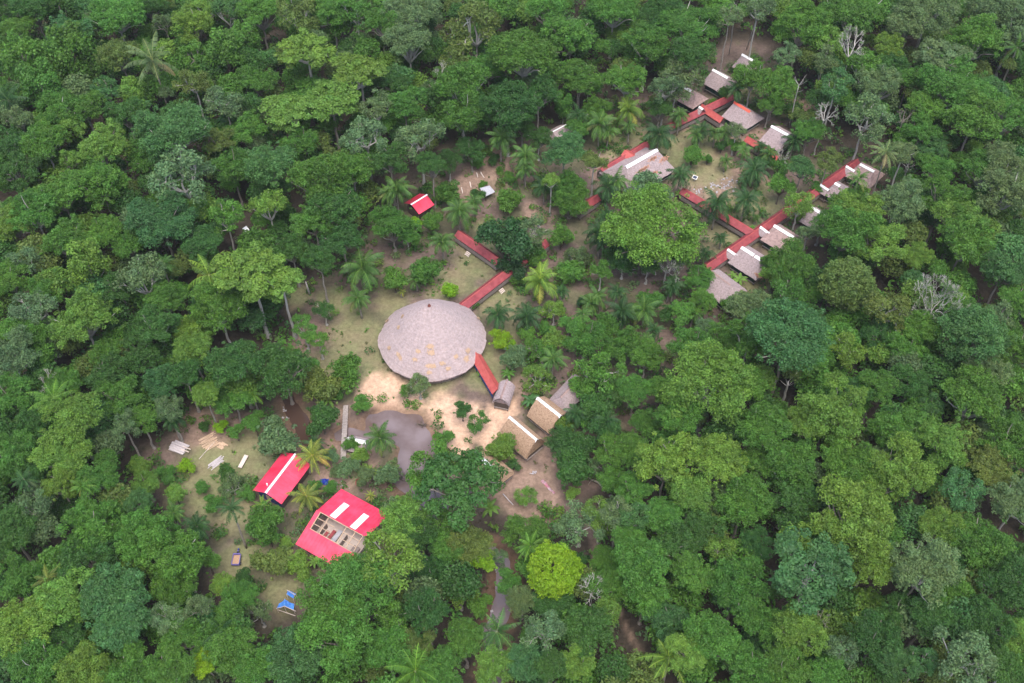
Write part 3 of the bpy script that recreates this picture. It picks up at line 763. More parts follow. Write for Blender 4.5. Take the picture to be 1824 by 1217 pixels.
def lean_to(name, label, quad, z, m, th=.06, legs=True, cat="shelter", tilt=0.3):
    q = [P(*p, z) for p in quad]; q = [Vector((p.x, p.y, z + (tilt if i < 2 else 0))) for i, p in enumerate(q)]
    c = sum(q, Vector()) / 4; root = empty(name, (c.x, c.y, 0), label, cat)
    r = MB(); r.slab(q, th); r.build("roof", m, root)
    for p in q:
        p = p + (c - p) * .1; g = gz(p.x, p.y); b_ = MB(); b_.box((p.x, p.y, (p.z - .05 + g - .2) / 2), (.12, .12, p.z - .05 - g + .2)); b_.build("post", M_WOODD, root)
    return root
lean_to("flat_shelter", "square flat grey metal shelter roof on posts in the bare yard", [(854, 337), (872, 332), (882, 342), (865, 350)], 2.0, M_GREYMET)
lean_to("tank_shed", "small white roof glimpsed between tree crowns far left of the red shed", [(432, 409), (439, 404), (445, 410), (438, 415)], 8.5, M_WHITE, cat="shed")

# ---- footbridge
M_BRIDGE = mat("bridge_plank", (0.25, 0.215, 0.20), 0.9, col2=(0.40, 0.35, 0.33), scale=3)
def footbridge():
    A = P(616, 722, .35); B = P(611, 818, .35); u = (B - A).normalized(); n = Vector((-u.y, u.x, 0)); mid = (A + B) / 2; L = (B - A).length
    root = empty("footbridge", (mid.x, mid.y, 0), "long narrow plank footbridge leading over the water to the red roofs", "footbridge")
    d = MB(); k = int(L / .3); rnd = random.Random(4)
    for i in range(k): d.box(lerp(A, B, (i + .5) / k) + Vector((0, 0, rnd.uniform(-.01, .01))), (.26, 1.1 + rnd.uniform(-.1, .1), .06), u)
    d.build("deck", M_BRIDGE, root)
    for s in (-.45, .45): b_ = MB(); b_.box(mid + n * s - Vector((0, 0, .12)), (L, .14, .16), u); b_.build("beam", M_WOODG, root)
    for i in range(6):
        for s in (-.55, .55):
            p = lerp(A, B, (i + .3) / 6) + n * s; b_ = MB(); b_.tube([(p.x, p.y, -2.0), (p.x, p.y, .26)], .08, 6); b_.build("pile", M_WOODD, root)
footbridge()

# ---- things lying about
def planks():
    c = P(319, 795, .3); u = Vector((math.cos(-.4), math.sin(-.4), 0)); n = Vector((-u.y, u.x, 0))
    root = empty("plank_stack", (c.x, c.y, 0), "low stack of weathered grey boards on bare soil at the clearing's left end", "plank stack")
    rnd = random.Random(5)
    for lvl in range(3):
        for i in range(6):
            if i == 5 or (lvl == 2 and i == 2): continue
            b_ = MB(); p = c + n * (i - 2.5) * .52 + u * rnd.uniform(-.25, .25); b_.box((p.x, p.y, .12 + lvl * .13), (3.3 + rnd.uniform(-.4, .3), .46, .1), u + n * rnd.uniform(-.02, .02)); b_.build("plank", M_GREYPL, root)
    for t_ in (-.55, .15): b_ = MB(); p = c + n * t_ - u * -1.9; b_.box((p.x, p.y, .50), (1.9, .16, .12), u); b_.build("beam", M_PLANK, root)
planks()
def boards(name, label, c, n_, ln, ang, m, spread=.9, cat="timber", seed=1, wd=.16, part="board"):
    c = P(*c, .1); rnd = random.Random(seed); root = empty(name, (c.x, c.y, 0), label, cat); u0 = Vector((math.cos(ang), math.sin(ang), 0)); n = Vector((-u0.y, u0.x, 0))
    for i in range(n_):
        u = (u0 + n * rnd.uniform(-.06, .06)).normalized(); p = c + n * (i - (n_ - 1) / 2) * spread + u0 * rnd.uniform(-.4, .4); g = gz(p.x, p.y)
        b_ = MB(); b_.box((p.x, p.y, g + .09 + .012 * i), (ln * rnd.uniform(.75, 1.1), wd * rnd.uniform(.7, 1.3), .09), u); b_.build(part, m, root)
boards("sawn_timber", "spread of fresh pinkish sawn boards below the small lime bush", (372, 788), 11, 3.4, .62, M_WOODN, .32, seed=6, wd=.2)
boards("sawn_timber", "smaller heap of fresh pinkish offcuts beside the spread boards", (395, 794), 5, 1.6, -.5, M_WOODN, .32, seed=16, wd=.3)
boards("timber_pile", "narrow pile of grey and pale boards on grass between plank stack and bench", (386, 824), 8, 3.4, .83, M_GREYPL, .19, seed=7)
def pole(label, a, b, z, r, m=M_PLANK, name="wooden_pole", group=None, cat="pole"):
    A, B = P(*a, z), P(*b, z); A.z = gz(A.x, A.y) + z; B.z = gz(B.x, B.y) + z * .7; mb = MB(); k = 5; rnd = random.Random(hash(a) & 255)
    mb.tube([lerp(A, B, i / k) + Vector((rnd.uniform(-.03, .03), rnd.uniform(-.03, .03), 0)) for i in range(k + 1)], [r * (1 - .3 * i / k) for i in range(k + 1)], 7)
    o = mb.build(name, m, None, smooth=True); return tag(o, label, cat, group)
pole("long thin pale pole slanting across the sawn boards", (354, 818), (383, 786), .22, .07)
def bench():
    c = P(433, 822, .5); u = (P(428, 832, .5) - P(439, 812, .5)).normalized(); n = Vector((-u.y, u.x, 0)); root = empty("wooden_bench", (c.x, c.y, 0), "pale wide plank bench standing alone on the grass above the red house", "bench")
    b_ = MB(); b_.box(c, (3.2, .85, .08), u); b_.build("seat", M_PLANK, root)
    for sx in (-1.3, 1.3):
        for sy in (-.3, .3): p = c + u * sx + n * sy; b_ = MB(); b_.box((p.x, p.y, .2), (.1, .1, .52)); b_.build("leg", M_WOODG, root)
bench()
for lab, a, b in (("short pale log, right one of the two side by side near the flat shelter", (856, 307), (862, 316)), ("short pale log, left one of the two side by side near the flat shelter", (849, 308), (851, 315)),
                  ("pale log lying alone between the log pair and the flat shelter", (837, 324), (839, 334)), ("pale log at the bushes' edge, lowest of the four logs", (822, 334), (824, 344))):
    pole(lab, a, b, .2, .19, name="log", cat="log", group="pale logs in the bare yard")
pole("thin grey stick lying at the edge of the bare yard", (813, 323), (818, 330), .1, .05, name="stick", cat="stick")
pole("long grey beam on the ground below the tree-covered brown hut", (896, 880), (914, 900), .25, .13, m=M_GREYPL, name="beam_log", cat="beam")
pole("thin dead trunk fallen across the stream near the frame's bottom", (863, 1111), (876, 1128), .3, .10, m=M_BARKD, name="fallen_log", cat="fallen log")
pole("second thin pale trunk fallen over the stream below the first", (886, 1142), (897, 1155), .3, .09, m=M_BARKG, name="fallen_log", cat="fallen log")
def drowned(label, c, rad, seed):
    rnd = random.Random(seed); c = P(*c, -.6); mb = MB()
    for i in range(9):
        a = rnd.uniform(0, 6.28); q = c; d = Vector((math.cos(a), math.sin(a), rnd.uniform(.1, .8))); L = rad * rnd.uniform(.5, 1)
        m_ = q + d * L * .5 + Vector((rnd.uniform(-.3, .3), rnd.uniform(-.3, .3), .1)); e = q + d * L
        mb.tube([q, m_, e], [.09, .06, .02], 5)
        for _ in range(4): f = Vector((rnd.uniform(-1, 1), rnd.uniform(-1, 1), rnd.uniform(-.1, .7))) * rad * .3; mb.tube([m_, m_ + f * .6, m_ + f], [.04, .03, .012], 4)
    tag(mb.build("dead_branches", M_BARKD, None, True), label, "dead branches", "dead branches in the pond")
drowned("dark brown dead branches rising from the pond's lower left shallows", (712, 852), 3.2, 3)
drowned("small dark dead branches in the pond just behind the sandy bank", (752, 757), 1.8, 4)
def deadlog():
    mb = MB(); q = [P(*p, .5) for p in ((1052, 855), (1058, 856), (1066, 860), (1072, 867), (1077, 877))]; mb.tube(q, [.12, .22, .25, .2, .1], 8)
    mb.tube([P(1055, 855, .5), P(1050, 860, .9), P(1048, 864, .7)], [.1, .07, .03], 6)
    tag(mb.build("fallen_log", M_BARKG, None, smooth=True), "crooked brown fallen log on bare ground right of the dark mango-like tree", "log")
deadlog()
def stump():
    c = P(552, 525, 0); mb = MB(); z = gz(c.x, c.y)
    mb.tube([(c.x, c.y, z - .2), (c.x - .2, c.y, z + 2.2), (c.x - .35, c.y + .1, z + 4.4)], [.3, .24, .14], 8)
    o = mb.build("broken_trunk", M_BARKW, None, True); tag(o, "bare broken white trunk standing at the clearing's upper left edge", "dead trunk")
stump()

def tricycle():
    c = P(422, 994, .6); hd = (P(424, 983, .5) - P(420, 1004, .5)).normalized(); hd.z = 0; hd.normalize(); n = Vector((-hd.y, hd.x, 0)); Z = lambda z: Vector((0, 0, z))
    c = Vector((c.x, c.y, 0)); g = gz(c.x, c.y)
    root = empty("cargo_tricycle", (c.x, c.y, 0), "indigo cargo tricycle with its open tray full of sand, parked by the tall thin palm", "cargo tricycle")
    b_ = MB(); cb = c - hd * .5 + Z(g)
    b_.box(cb + Z(.55), (2.15, 1.4, .08), hd)
    for s in (1, -1): b_.box(cb + n * s * .72 + Z(.82), (2.15, .08, .5), hd)
    b_.box(cb - hd * 1.07 + Z(.82), (.08, 1.36, .5), hd); b_.box(cb + hd * 1.07 + Z(.95), (.10, 1.36, .75), hd)
    tray = b_.build("cargo_tray", M_INDIGO, root)
    sb = MB(); top = [cb + hd * 1.0 + n * .66 + Z(.78), cb + hd * 1.0 - n * .66 + Z(.78), cb - hd * 1.0 - n * .66 + Z(.86), cb - hd * 1.0 + n * .66 + Z(.86)]; sb.slab(top, .2); sb.build("sand_load", M_SAND, root)
    fr = MB(); fr.box(cb + hd * 1.35 + Z(.5), (.6, .5, .18), hd); fr.box(cb + hd * 1.75 + Z(.62), (.7, .22, .3), hd)
    fr.tube([cb + hd * 2.25 + Z(.35), cb + hd * 2.0 + Z(1.05)], .05, 6); fr.build("frame", M_INDIGO, root)
    s_ = MB(); s_.box(cb + hd * 1.45 + Z(.85), (.65, .34, .14), hd); s_.build("seat", M_RUBBER, root)
    h = MB(); h.tube([cb + hd * 1.9 + n * .42 + Z(1.1), cb + hd * 2.02 + Z(1.06), cb + hd * 1.9 - n * .42 + Z(1.1)], .03, 6); h.build("handlebar", M_RUBBER, root)
    fd = MB(); fd.box(cb + hd * 2.25 + Z(.66), (.62, .2, .06), hd); fd.build("front_fender", M_BLUED, root)
    for p, ax in ((cb + hd * 2.25, 0), (cb - hd * .6 + n * .84, 0), (cb - hd * .6 - n * .84, 0)):
        w = MB(); w.tube([p - n * .07 + Z(.32), p + n * .07 + Z(.32)], .32, 16); wo = w.build("wheel", M_RUBBER, root)
        hb = MB(); hb.tube([p - n * .09 + Z(.32), p + n * .09 + Z(.32)], .12, 10); h2 = hb.build("hub", M_GREYMET, wo)
tricycle()

def tarp(label, ridge, eaves, zr, ze, frame, seed=1):
    """a blue sheet over a ridge pole on a light pole frame"""
    rnd = random.Random(seed); A, B = P(*ridge[0], zr), P(*ridge[1], zr); E = [[P(*p, ze) for p in e] for e in eaves]
    c = (A + B) / 2; root = empty("tarp_shelter", (c.x, c.y, 0), label, "tarp shelter", "blue tarp shelters at the lower left clearing")
    mb = MB()
    for E0, E1 in E:
        N = 8; g = [[lerp(lerp(A, E0, j / N), lerp(B, E1, j / N), i / N) - Vector((0, 0, .35 * math.sin(math.pi * j / N) * rnd.uniform(.6, 1.2))) + Vector((0, 0, rnd.uniform(-.05, .05))) for i in range(N + 1)] for j in range(N + 1)]
        for j in range(N):
            for i in range(N): mb.face([g[j][i], g[j][i + 1], g[j + 1][i + 1], g[j + 1][i]])
    me = mb.build("tarp", M_BLUE, root, smooth=True); md = me.modifiers.new("thick", 'SOLIDIFY'); md.thickness = .02
    for p, q in frame:
        f = MB(); f.tube([P(*p[:2], p[2]), P(*q[:2], q[2])], .055, 6); f.build("pole", M_PLANK, root)
    for p in [A, B] + [e for ee in E for e in ee]:
        f = MB(); f.tube([(p.x, p.y, gz(p.x, p.y) - .2), (p.x, p.y, p.z)], .05, 6); f.build("post", M_PLANK, root)
tarp("blue tarp shelter with a peaked sagging sheet on a pole frame, lower of the two", ((507, 1067), (506, 1079)), [((497, 1075), (493, 1084)), ((524, 1076), (523, 1086))], 2.6, 1.8,
     [((492, 1084, 1.8), (507, 1080, 2.6)), ((507, 1080, 2.6), (527, 1089, 1.8)), ((494, 1086, 1.2), (526, 1097, 1.2))], 2)
tarp("small blue tarp shelter partly under the big crown, upper of the two", ((512, 1052), (524, 1060)), [((510, 1058), (522, 1066)), ((515, 1052), (527, 1058))], 2.3, 1.9, [((511, 1051, 2.3), (526, 1060, 2.3))], 3)
def crumple(name, label, c, z, r, m, cat, seed=1, h=.5):
    c = P(*c, z); rnd = random.Random(seed); g = gz(c.x, c.y); N = 12; mb = MB(); G = {}
    for j in range(N + 1):
        for i in range(N + 1):
            x, y = (i / N - .5) * 2 * r, (j / N - .5) * 1.6 * r; G[i, j] = Vector((c.x + x + rnd.uniform(-.05, .05), c.y + y + rnd.uniform(-.05, .05), g + z * 0 + .05 + h * max(0, 1 - (x * x + y * y) / r / r) * rnd.uniform(.7, 1.2)))
    for j in range(N):
        for i in range(N): mb.face([G[i, j], G[i + 1, j], G[i + 1, j + 1], G[i, j + 1]])
    tag(mb.build(name, m, None), label, cat)
crumple("plastic_sheet", "crumpled deep blue plastic sheet in the bushes between the two red roofs", (577, 858), .3, .9, M_BLUED, "plastic sheet", 3)
crumple("covered_heap", "dull red covered heap on soil beyond the largest red roof's top corner", (640, 858), .3, .8, M_REDW, "heap", 4, .8)
def cloth():
    q = [P(u, v, .3) for u, v in ((965, 856), (972, 862), (979, 871), (988, 879))]; mb = MB()
    for i, (a, b) in enumerate(zip(q, q[1:])):
        d = (b - a); s = Vector((-d.y, d.x, 0)).normalized() * (.35 - .05 * i)
        k = 5
        for j in range(k):
            p0, p1 = lerp(a, b, j / k), lerp(a, b, (j + 1) / k); z0_ = Vector((0, 0, .12 * math.sin(j * 2.1 + i))); z1_ = Vector((0, 0, .12 * math.sin((j + 1) * 2.1 + i)))
            mb.face([p0 - s + z0_, p1 - s + z1_, p1 + z1_ + Vector((0, 0, .2)), p0 + z0_ + Vector((0, 0, .2))]); mb.face([p0 + z0_ + Vector((0, 0, .2)), p1 + z1_ + Vector((0, 0, .2)), p1 + s + z1_, p0 + s + z0_])
    tag(mb.build("cloth_strip", M_PINK, None), "long narrow pink and grey cloth strip lying on bare ground below the brown pair", "cloth")
    c = P(955, 843, .4); mb = MB(); rnd = random.Random(9)
    root = empty("scrap_heap", (c.x, c.y, 0), "small tangle of pale sticks and cloth just above the pink strip", "scrap heap")
    for i in range(7):
        a = c + Vector((rnd.uniform(-.9, .9), rnd.uniform(-.4, .4), 0)); b_ = MB(); b_.tube([a, a + Vector((rnd.uniform(-.9, .9), rnd.uniform(-.7, .7), rnd.uniform(0, .3)))], .06, 5); b_.build("stick", M_PALEC, root)
cloth()
def solar():
    c = P(1238, 316, 1.2); root = empty("solar_panel", (c.x, c.y, 0), "small dark panel in a pale frame tilted on a post beside a dark palm", "panel")
    up = Vector((-.3, -.5, .8)).normalized(); ax = Vector((.8, -.5, 0))
    f = MB(); f.box(c, (1.3, .95, .05), ax, up); f.build("frame", M_WHITE, root); f = MB(); f.box(c + up * .035, (1.05, .72, .03), ax, up); f.build("glass", M_PANEL, root)
    f = MB(); f.tube([(c.x, c.y, -.2), (c.x, c.y, 1.2)], .06, 8); f.build("post", M_GREYMET, root)
solar()
def stones(label, spots, seed):
    rnd = random.Random(seed); mb = MB()
    for (u, v, r, k) in spots:
        for _ in range(k):
            c = P(u + rnd.gauss(0, r), v + rnd.gauss(0, r * .6), 0); s = rnd.uniform(.12, .42); z = gz(c.x, c.y)
            mb.box((c.x, c.y, z + s * .2), (s * 1.3, s, s * .6), (rnd.uniform(-1, 1), rnd.uniform(-1, 1), rnd.uniform(-.2, .2)), (rnd.uniform(-.3, .3), rnd.uniform(-.3, .3), 1))
    tag(mb.build("rubble", M_STONE, None), label, "rubble", kind="stuff")
stones("grey stony rubble strewn in the palm garden and along the stream", [(1300, 326, 9, 30), (1272, 332, 7, 22), (1243, 340, 6, 14), (510, 740, 6, 6), (505, 727, 4, 4), (898, 1015, 9, 20), (895, 1080, 8, 26), (875, 1125, 7, 14), (600, 860, 8, 10), (1290, 340, 8, 14)], 5)

for (u, v, r) in ((614, 730, 12), (613, 750, 12), (612, 770, 12), (611, 790, 12), (611, 812, 12), (319, 795, 24), (375, 790, 26), (392, 794, 16), (386, 824, 22), (433, 822, 14), (422, 994, 20), (508, 1072, 26), (518, 1058, 14), (867, 341, 20), (856, 311, 12), (838, 329, 8), (823, 339, 8), (577, 858, 10), (975, 867, 20), (955, 842, 12), (1238, 316, 8), (905, 890, 14), (640, 858, 9)):
    c = P(u, v); foot(c, Vector((1, 0, 0)), r / 8.2, r / 8.2)
# ------------------------------------------------------------------ trees
def unit(a): return a / (np.linalg.norm(a, axis=-1, keepdims=True) + 1e-9)

def leaf_quads(c, n, a, rng, asp=0.55, droop=0.0):
    t = unit(np.cross(n, rng.normal(size=c.shape))); 
    if droop: t[:, 2] -= droop; t = unit(t); n = unit(n - t * (n * t).sum(1, keepdims=True))
    b = np.cross(n, t); a = a[:, None]
    V = np.stack([c + t * a, c + b * a * asp + n * a * .12, c - t * a, c - b * a * asp + n * a * .12], 1).reshape(-1, 3)
    return V, np.arange(len(V)).reshape(-1, 4)

def puff_leaves(pc, pr, flat, per, size, rng, hue=0.5, asp=.55, spread=.6, droop=0.0, var=.22, low=-.45):
    """leaves over rounded clumps: pc centres, pr radii"""
    N = len(pc); cnt = np.maximum(6, (per * (pr / pr.mean()) ** 2).astype(int)); I = np.repeat(np.arange(N), cnt); M = len(I)
    d = unit(rng.normal(size=(M, 3))); d[:, 2] = np.where(d[:, 2] < low, -d[:, 2], d[:, 2])
    rr = pr[I] * (1 - .55 * rng.random(M) ** 2.2)
    # lumps on every clump
    rr = rr * (1 + .22 * np.sin(d[:, 0] * 5.1 + I) * np.cos(d[:, 1] * 5.7 + I * 2.3))
    c = pc[I] + d * rr[:, None] * np.array([1, 1, flat])
    n = unit(d * .55 + np.array([0, 0, .45]) + rng.normal(size=(M, 3)) * spread)
    V, F = leaf_quads(c, n, size * rng.uniform(.5, 1.5, M), rng, asp, droop)
    k = (1 + var * rng.uniform(-1, 1, N))[I] * (1 + .20 * rng.uniform(-1, 1, M))
    hu = rng.uniform(-1, 1, N)[I] * .10 * hue + rng.uniform(-1, 1, M) * .05
    T = np.stack([k * (1 + 1.6 * hu), k * (1 + .3 * hu), k * (1 - 1.2 * hu)], 1)
    return V, F, np.clip(T, .2, 2.2)

def tubes(segs, sides=5):
    """segs: (p0, p1, r0, r1) rows; arrays of verts and faces"""
    S = np.array([[*p0, *p1, r0, r1] for p0, p1, r0, r1 in segs], float)
    p0, p1, r0, r1 = S[:, :3], S[:, 3:6], S[:, 6], S[:, 7]
    d = unit(p1 - p0); ref = np.where(np.abs(d[:, 2:3]) < .9, np.array([[0, 0, 1.]]), np.array([[1., 0, 0]]))
    a = unit(np.cross(d, ref)); b = np.cross(d, a)
    th = 2 * np.pi * np.arange(sides) / sides
    o = a[:, None] * np.cos(th)[None, :, None] + b[:, None] * np.sin(th)[None, :, None]
    V = np.concatenate([p0[:, None] + o * r0[:, None, None], p1[:, None] + o * r1[:, None, None]], 1)
    n = len(S); base = (np.arange(n) * 2 * sides)[:, None]
    k = np.arange(sides); F = np.stack([base + k, base + (k + 1) % sides, base + sides + (k + 1) % sides, base + sides + k], -1)
    return V.reshape(-1, 3), F.reshape(-1, 4)

def curve_segs(p0, p1, r0, r1, rng, n=4, wob=.05, sag=0.0):
    p0, p1 = np.array(p0, float), np.array(p1, float); L = np.linalg.norm(p1 - p0); pts = []
    o = rng.normal(size=3) * wob * L
    for i in range(n + 1):
        t = i / n; pts.append(p0 + (p1 - p0) * t + o * math.sin(math.pi * t) + np.array([0, 0, sag * L * math.sin(math.pi * t)]) + (rng.normal(size=3) * wob * .3 * L if 0 < i < n else 0))
    return [(pts[i], pts[i + 1], r0 + (r1 - r0) * i / n, r0 + (r1 - r0) * (i + 1) / n) for i in range(n)]

def skeleton(rng, zb, flat, depth, n0=5, spread=.62, r0=.05, nsub=3):
    """recursive limbs inside the unit crown; returns segments and tips"""
    segs, tips = [], []
    def grow(p, d, L, r, k):
        q = p + d * L
        s = curve_segs(p, q, r, r * .6, rng, 3, .07, .03); segs.extend(s); q = s[-1][1]
        if k == 0: tips.append(q); return
        for i in range(nsub if k > 1 else nsub + 1):
            nd = unit((d + rng.normal(size=3) * .55 + np.array([0, 0, .12]))[None])[0]
            grow(q, nd, L * rng.uniform(.55, .78), r * .58, k - 1)
    for i in range(n0):
        a = 2 * math.pi * (i + rng.random() * .6) / n0
        d = unit(np.array([[math.cos(a) * spread, math.sin(a) * spread, rng.uniform(.45, .8)]]))[0]
        grow(np.array([0, 0, -zb]), d, rng.uniform(.42, .6), r0, depth)
    T = np.array(tips); 
    m = np.max(np.hypot(T[:, 0], T[:, 1])); zc = (T[:, 2].max())
    sx = .92 / m; sz = flat * .9 / max(zc, .1)
    f = lambda p: np.array([p[0] * sx, p[1] * sx, (p[2] + zb) * (sz * zc + zb) / (zc + zb) - zb])
    segs = [(f(a), f(b), c, e) for a, b, c, e in segs]; T = np.array([f(t) for t in T])
    return segs, T

def fib(n, rng, zmin=-.35):
    i = np.arange(n) + rng.random(); z = 1 - (1 - zmin) * i / n; ph = i * 2.39996 + rng.random() * 6
    r = np.sqrt(np.clip(1 - z * z, 0, 1)); return np.stack([r * np.cos(ph), r * np.sin(ph), z], 1)

CROWNS = {}     # form -> list of (leaf mesh or None, limb mesh, zb)
def limbs_to(pc, zb, rng, k=14, r=.045):
    segs = []
    for j in rng.permutation(len(pc))[:k]:
        mid = pc[j] * np.array([.35, .35, .1]) + np.array([0, 0, -zb * .55]); s1 = curve_segs((0, 0, -zb), mid, r, r * .65, rng, 2, .05); segs += s1
        segs += curve_segs(s1[-1][1], pc[j], r * .62, r * .18, rng, 3, .06)
    return segs

def make_crown(form, seed):
    rng = np.random.default_rng(seed)
    if form in "DSGCH":
        nb, rb, k, pr0, flat, per, sz, zb = {"D": (8, .44, 13, .128, .98, 128, .0262, .66), "S": (4, .5, 10, .17, .7, 100, .042, .55), "G": (4, .58, 12, .19, .9, 95, .048, .75), "H": (14, .36, 15, .105, .90, 104, .0215, .62), "C": (1, 1, 74, .190, .84, 190, .036, .7)}[form]
        if form == "C":
            d = fib(k, rng, -.42); rad = 1 + .05 * np.sin(3 * np.arctan2(d[:, 1], d[:, 0]) + rng.uniform(0, 6)) + rng.normal(size=k) * .055
            pr = pr0 * rng.uniform(.7, 1.3, k); pc = d * (rad - pr * .8)[:, None]; pc[:, 2] *= flat
            inn = d[::2] * .72; inn[:, 2] *= flat; pc = np.concatenate([pc, inn]); pr = np.concatenate([pr, np.full(len(inn), .16)]); np_ = k
        else:
            P_, R_ = [], []; ph = rng.uniform(0, 6.28)
            for q in range(nb):
                rad = rb * rng.uniform(.62, 1.15); a = ph + q * 2.39996 + rng.uniform(-.4, .4); o = (0 if q == 0 else (1 - rad) * rng.uniform(.72, 1.05))
                c0 = np.array([math.cos(a) * o, math.sin(a) * o, flat * (.35 * math.sqrt(max(0, 1 - o * o)) + rng.uniform(-.42, .20))])
                kk = int(k * (rad / rb) ** 1.5) + 4; d = fib(kk, rng, -.45); pr = pr0 * rng.uniform(.5, 1.6, kk)
                pc = c0 + d * (rad * (1 + rng.normal(size=kk) * .17) - pr * .6)[:, None] * np.array([1, 1, flat * .8]); P_.append(pc); R_.append(pr)
                P_.append(c0 + d[::4] * rad * .5 * np.array([1, 1, .6])); R_.append(np.full(len(d[::4]), pr0 * 1.3))
            ex = fib(9, rng, -.1) * rng.uniform(.85, 1.08, 9)[:, None] * np.array([1, 1, flat]); P_.append(ex); R_.append(rng.uniform(.05, .11, 9))
            pc = np.concatenate(P_); pr = np.concatenate(R_); np_ = len(pc)
        V, F, T = puff_leaves(pc, pr, .8, per, sz, rng, var=.10 if form == "C" else .24 if form == "H" else .22, spread=.72)
        segs = limbs_to(pc[:np_], zb, rng, 20)
    elif form == "U":
        zb = .62; segs, tips = skeleton(rng, zb, .30, 2, 5, .9, .048, 3)
        pc = tips + rng.normal(size=tips.shape) * np.array([.05, .05, .03]); pr = rng.uniform(.12, .24, len(pc))
        ex = fib(26, rng, .1) * rng.uniform(.3, .95, 26)[:, None]; ex[:, 2] = ex[:, 2] * .30; pc = np.concatenate([pc, ex]); pr = np.concatenate([pr, rng.uniform(.13, .22, 26)])
        V, F, T = puff_leaves(pc, pr, .42, 120, .036, rng, spread=.4, var=.2, low=-.2)
    elif form == "O":
        zb = .75; segs, tips = skeleton(rng, zb, .62, 2, 5, .62, .042, 3)
        pc = np.concatenate([tips, tips[::2] * .8 + rng.normal(size=tips[::2].shape) * .12]); pr = rng.uniform(.10, .23, len(pc))
        V, F, T = puff_leaves(pc, pr, .7, 62, .036, rng, spread=.7, var=.28)
    elif form == "T":
        zb = 1.5; n = 60; z = rng.uniform(-1.4, 1.0, n); a = rng.uniform(0, 6.28, n); r = .62 * np.sqrt(np.clip(1 - ((z - .1) / 1.6) ** 2, .05, 1)) * rng.uniform(.55, 1.1, n)
        pc = np.stack([r * np.cos(a), r * np.sin(a), z], 1); pr = rng.uniform(.18, .34, n)
        V, F, T = puff_leaves(pc, pr, 1.2, 170, .045, rng, droop=.5, spread=.5)
        segs = [((0, 0, -zb), (0, 0, .4), .08, .03)] + limbs_to(pc, zb * .5, rng, 8, .03)
    elif form == "V":
        zb = .8; segs, tips = skeleton(rng, zb, .62, 4, 7, .95, .017, 3); segs = [(a, b, max(c, .0035), max(e, .003)) for a, b, c, e in segs]
        ii = rng.permutation(len(tips))[:150]; V, F, T = puff_leaves(tips[ii] * np.array([.9, .9, .55]), rng.uniform(.04, .10, 150), .7, 12, .022, rng)
    elif form == "B":
        zb = .8; segs, tips = skeleton(rng, zb, .66, 3, 5, .7, .036, 3)
        V = None
        ii = rng.permutation(len(tips))[:26]; V, F, T = puff_leaves(tips[ii], rng.uniform(.04, .10, 26), .7, 14, .030, rng)
    else: raise ValueError(form)
    leaf = np_mesh("crown_" + form, V, F, M_LEAF, T)
    sv, sf = tubes(segs)
    limb = np_mesh("limbs_" + form, sv, sf, None, smooth=True)
    return leaf, limb, zb
for form, n in (("D", 11), ("S", 3), ("G", 4), ("C", 2), ("U", 4), ("O", 6), ("T", 3), ("B", 3), ("V", 2), ("H", 3)):
    CROWNS[form] = [make_crown(form, 100 * ord(form) + i) for i in range(n)]

def limb_variants(me, m):
    c = me.copy(); c.materials.clear(); c.materials.append(m); return c
BARKS = {"w": M_BARKW, "g": M_BARKG, "d": M_BARKD}
LIMBS = {(f, i, b): limb_variants(cr[1], BARKS[b]) for f, L in CROWNS.items() for i, cr in enumerate(L) for b in "wgd"}
def trunk_mesh(seed, m):
    rng = np.random.default_rng(seed); segs = []; o = rng.normal(size=(6, 2)) * .35; o[0] = 0; o[5] = 0
    n = 10; pts = [np.array([o[:, 0] @ np.maximum(0, 1 - abs(np.arange(6) - t * 5)), o[:, 1] @ np.maximum(0, 1 - abs(np.arange(6) - t * 5)), t]) for t in np.linspace(0, 1, n + 1)]
    rr = [1.0 + .8 * math.exp(-t * 14) - .42 * t for t in np.linspace(0, 1, n + 1)]
    for i in range(n): segs.append((pts[i], pts[i + 1], rr[i], rr[i + 1]))
    th = 2 * np.pi * np.arange(8) / 8; V = []; F = []
    for i in range(n + 1):
        for t_ in th: V.append((pts[i][0] + rr[i] * math.cos(t_), pts[i][1] + rr[i] * math.sin(t_), pts[i][2]))
    for i in range(n):
        for k in range(8): F.append((i * 8 + k, i * 8 + (k + 1) % 8, i * 8 + 8 + (k + 1) % 8, i * 8 + 8 + k))
    return np_mesh("trunk", V, F, m, smooth=True)
TRUNKS = {b: [trunk_mesh(i, BARKS[b]) for i in range(3)] for b in "wgd"}

